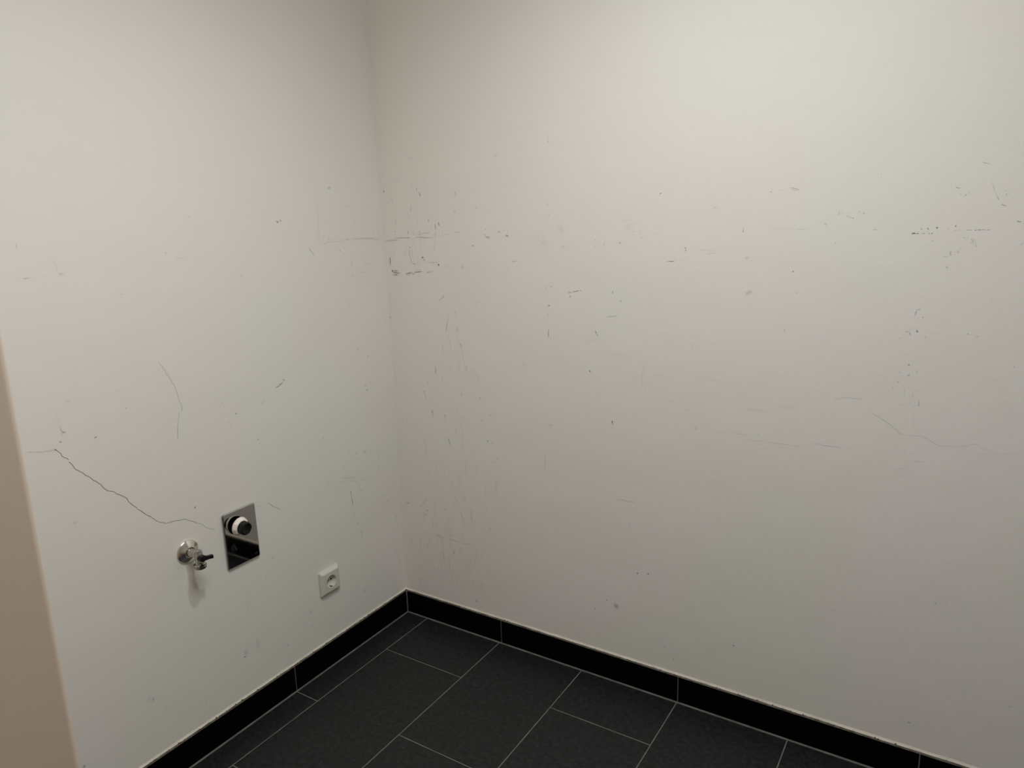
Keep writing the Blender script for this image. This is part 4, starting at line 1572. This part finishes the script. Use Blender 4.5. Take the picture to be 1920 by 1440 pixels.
lathe(bm, [(-0.0335, 0.0118), (-0.0335, 0.0146), (-0.0325, 0.0154), (-0.0285, 0.0156), (-0.0282, 0.0146), (-0.0270, 0.0146),
           (-0.0268, 0.0156), (-0.0235, 0.0154), (-0.0225, 0.0140), (-0.0215, 0.0100)], 48, 'z', (0.046, 0, 0))
from_bm('outlet_collar', bm, M_CHROME, body, smooth=True, angle=30)
bm = bmesh.new()
lathe(bm, [(0.0, 0.0088), (0.013, 0.0088), (0.0145, 0.0078), (0.0150, 0.0050)], 28, 'x', (0.0500, 0.0, -0.005))
n = 9
prev = None
for i in range(n+1):
    t = i/n
    y = 0.000+0.0285*t
    hw = 0.0066-0.0022*min(1, t*1.6)+(0.0005 if t > .75 else 0)
    z = -0.0055-0.0055*t; x0, x1 = 0.0555, 0.0645-0.001*t
    r = 0.0012
    sec = [(x0, z-hw+r), (x0+r, z-hw), (x1-r, z-hw), (x1, z-hw+r), (x1, z+hw-r), (x1-r, z+hw), (x0+r, z+hw), (x0, z+hw-r)]
    ring = [bm.verts.new((a, y, b)) for a, b in sec]
    if prev:
        for q in range(8): bm.faces.new((prev[q], prev[(q+1) % 8], ring[(q+1) % 8], ring[q]))
    else: bm.faces.new(ring)
    prev = ring
bm.faces.new(prev)
for k in range(3):
    add_box(bm, (0.0635, 0.011+0.005*k, -0.0125), (0.0646, 0.0125+0.005*k, -0.0055))
o = from_bm('lever', bm, M_BLACK, tap, smooth=True, angle=30); o['label'] = 'black plastic lever'

# ------------------------------------------------------------------ power socket
SY, SZ, SW = -0.3545, 0.2808, 0.0805
sock = thing('power_socket', (0.0, SY, SZ), 'ivory plastic square power socket low on the left wall near the corner', 'socket')
bm = bmesh.new()
o1 = dense(rounded_rect(SW, SW, 0.003), 128)
def sc(k): return [(p[0]*k, p[1]*k) for p in o1]
rows = ring_loft(bm, [(0.0, sc(1.0)), (0.0026, sc(1.0)), (0.0030, sc(0.985)), (0.0030, sc(0.93))]); bm.faces.new(rows[0])
from_bm('mounting_frame', bm, M_IVORY, sock)
bm = bmesh.new()
ir = 0.0215
circ = circle_matching(sc(1.0), 0, 0, ir+0.0006)
ring_loft(bm, [(0.0030, sc(0.955)), (0.0036, sc(0.975)), (0.0062, sc(0.972)), (0.0078, sc(0.945)), (0.0122, sc(0.80)), (0.0128, sc(0.765)), (0.0129, circ), (0.0115, circ)])
cf = from_bm('cover_frame', bm, M_IVORY, sock, smooth=True, angle=24)
for p in cf.data.polygons:
    if abs(p.normal.x) > 0.97: p.use_smooth = False
bm = bmesh.new()
lathe(bm, [(0.0126, ir+0.0006), (0.0133, ir+0.0002), (0.0133, ir-0.0012), (0.0122, ir-0.0022), (0.0016, ir-0.0030), (0.0010, ir-0.0045), (0.0010, 0.0022)], 64, 'x', closed=False)
bm.verts.ensure_lookup_table()
insert = from_bm('socket_well', bm, M_IVORY, sock, smooth=True, angle=35)
bm = bmesh.new(); lathe(bm, [(0.0006, 0.0024), (0.0014, 0.0022), (0.0016, 0.0012)], 20, 'x')
from_bm('centre_screw', bm, M_CONTACT, insert)
ang = math.radians(4)
for s in (-1, 1):
    cy, cz = s*0.0095*math.cos(ang), s*0.0095*math.sin(ang)
    bm = bmesh.new(); lathe(bm, [(0.0010, 0.0031), (0.0014, 0.0031), (0.0014, 0.0001)], 20, 'x', (0, cy, cz), closed=False)
    from_bm('pin_hole', bm, M_HOLE, insert)
for s in (-1, 1):
    a2 = ang+math.pi/2*s
    bm = bmesh.new()
    add_box(bm, (0.0015, -0.0024, 0.0), (0.0112, 0.0024, 0.0012), bevel=0.0003)
    o = from_bm('earth_contact', bm, M_CONTACT, insert)
    rr = 0.0172
    o.location = (0, rr*math.cos(a2), rr*math.sin(a2)); o.rotation_euler = (a2-math.pi/2, 0, 0)
    bm = bmesh.new()
    add_box(bm, (0.0011, -0.0040, 0.0), (0.0121, 0.0040, 0.0006))
    o = from_bm('contact_slot', bm, M_HOLE, insert)
    rr = 0.0186
    o.location = (0, rr*math.cos(a2), rr*math.sin(a2)); o.rotation_euler = (a2-math.pi/2, 0, 0)
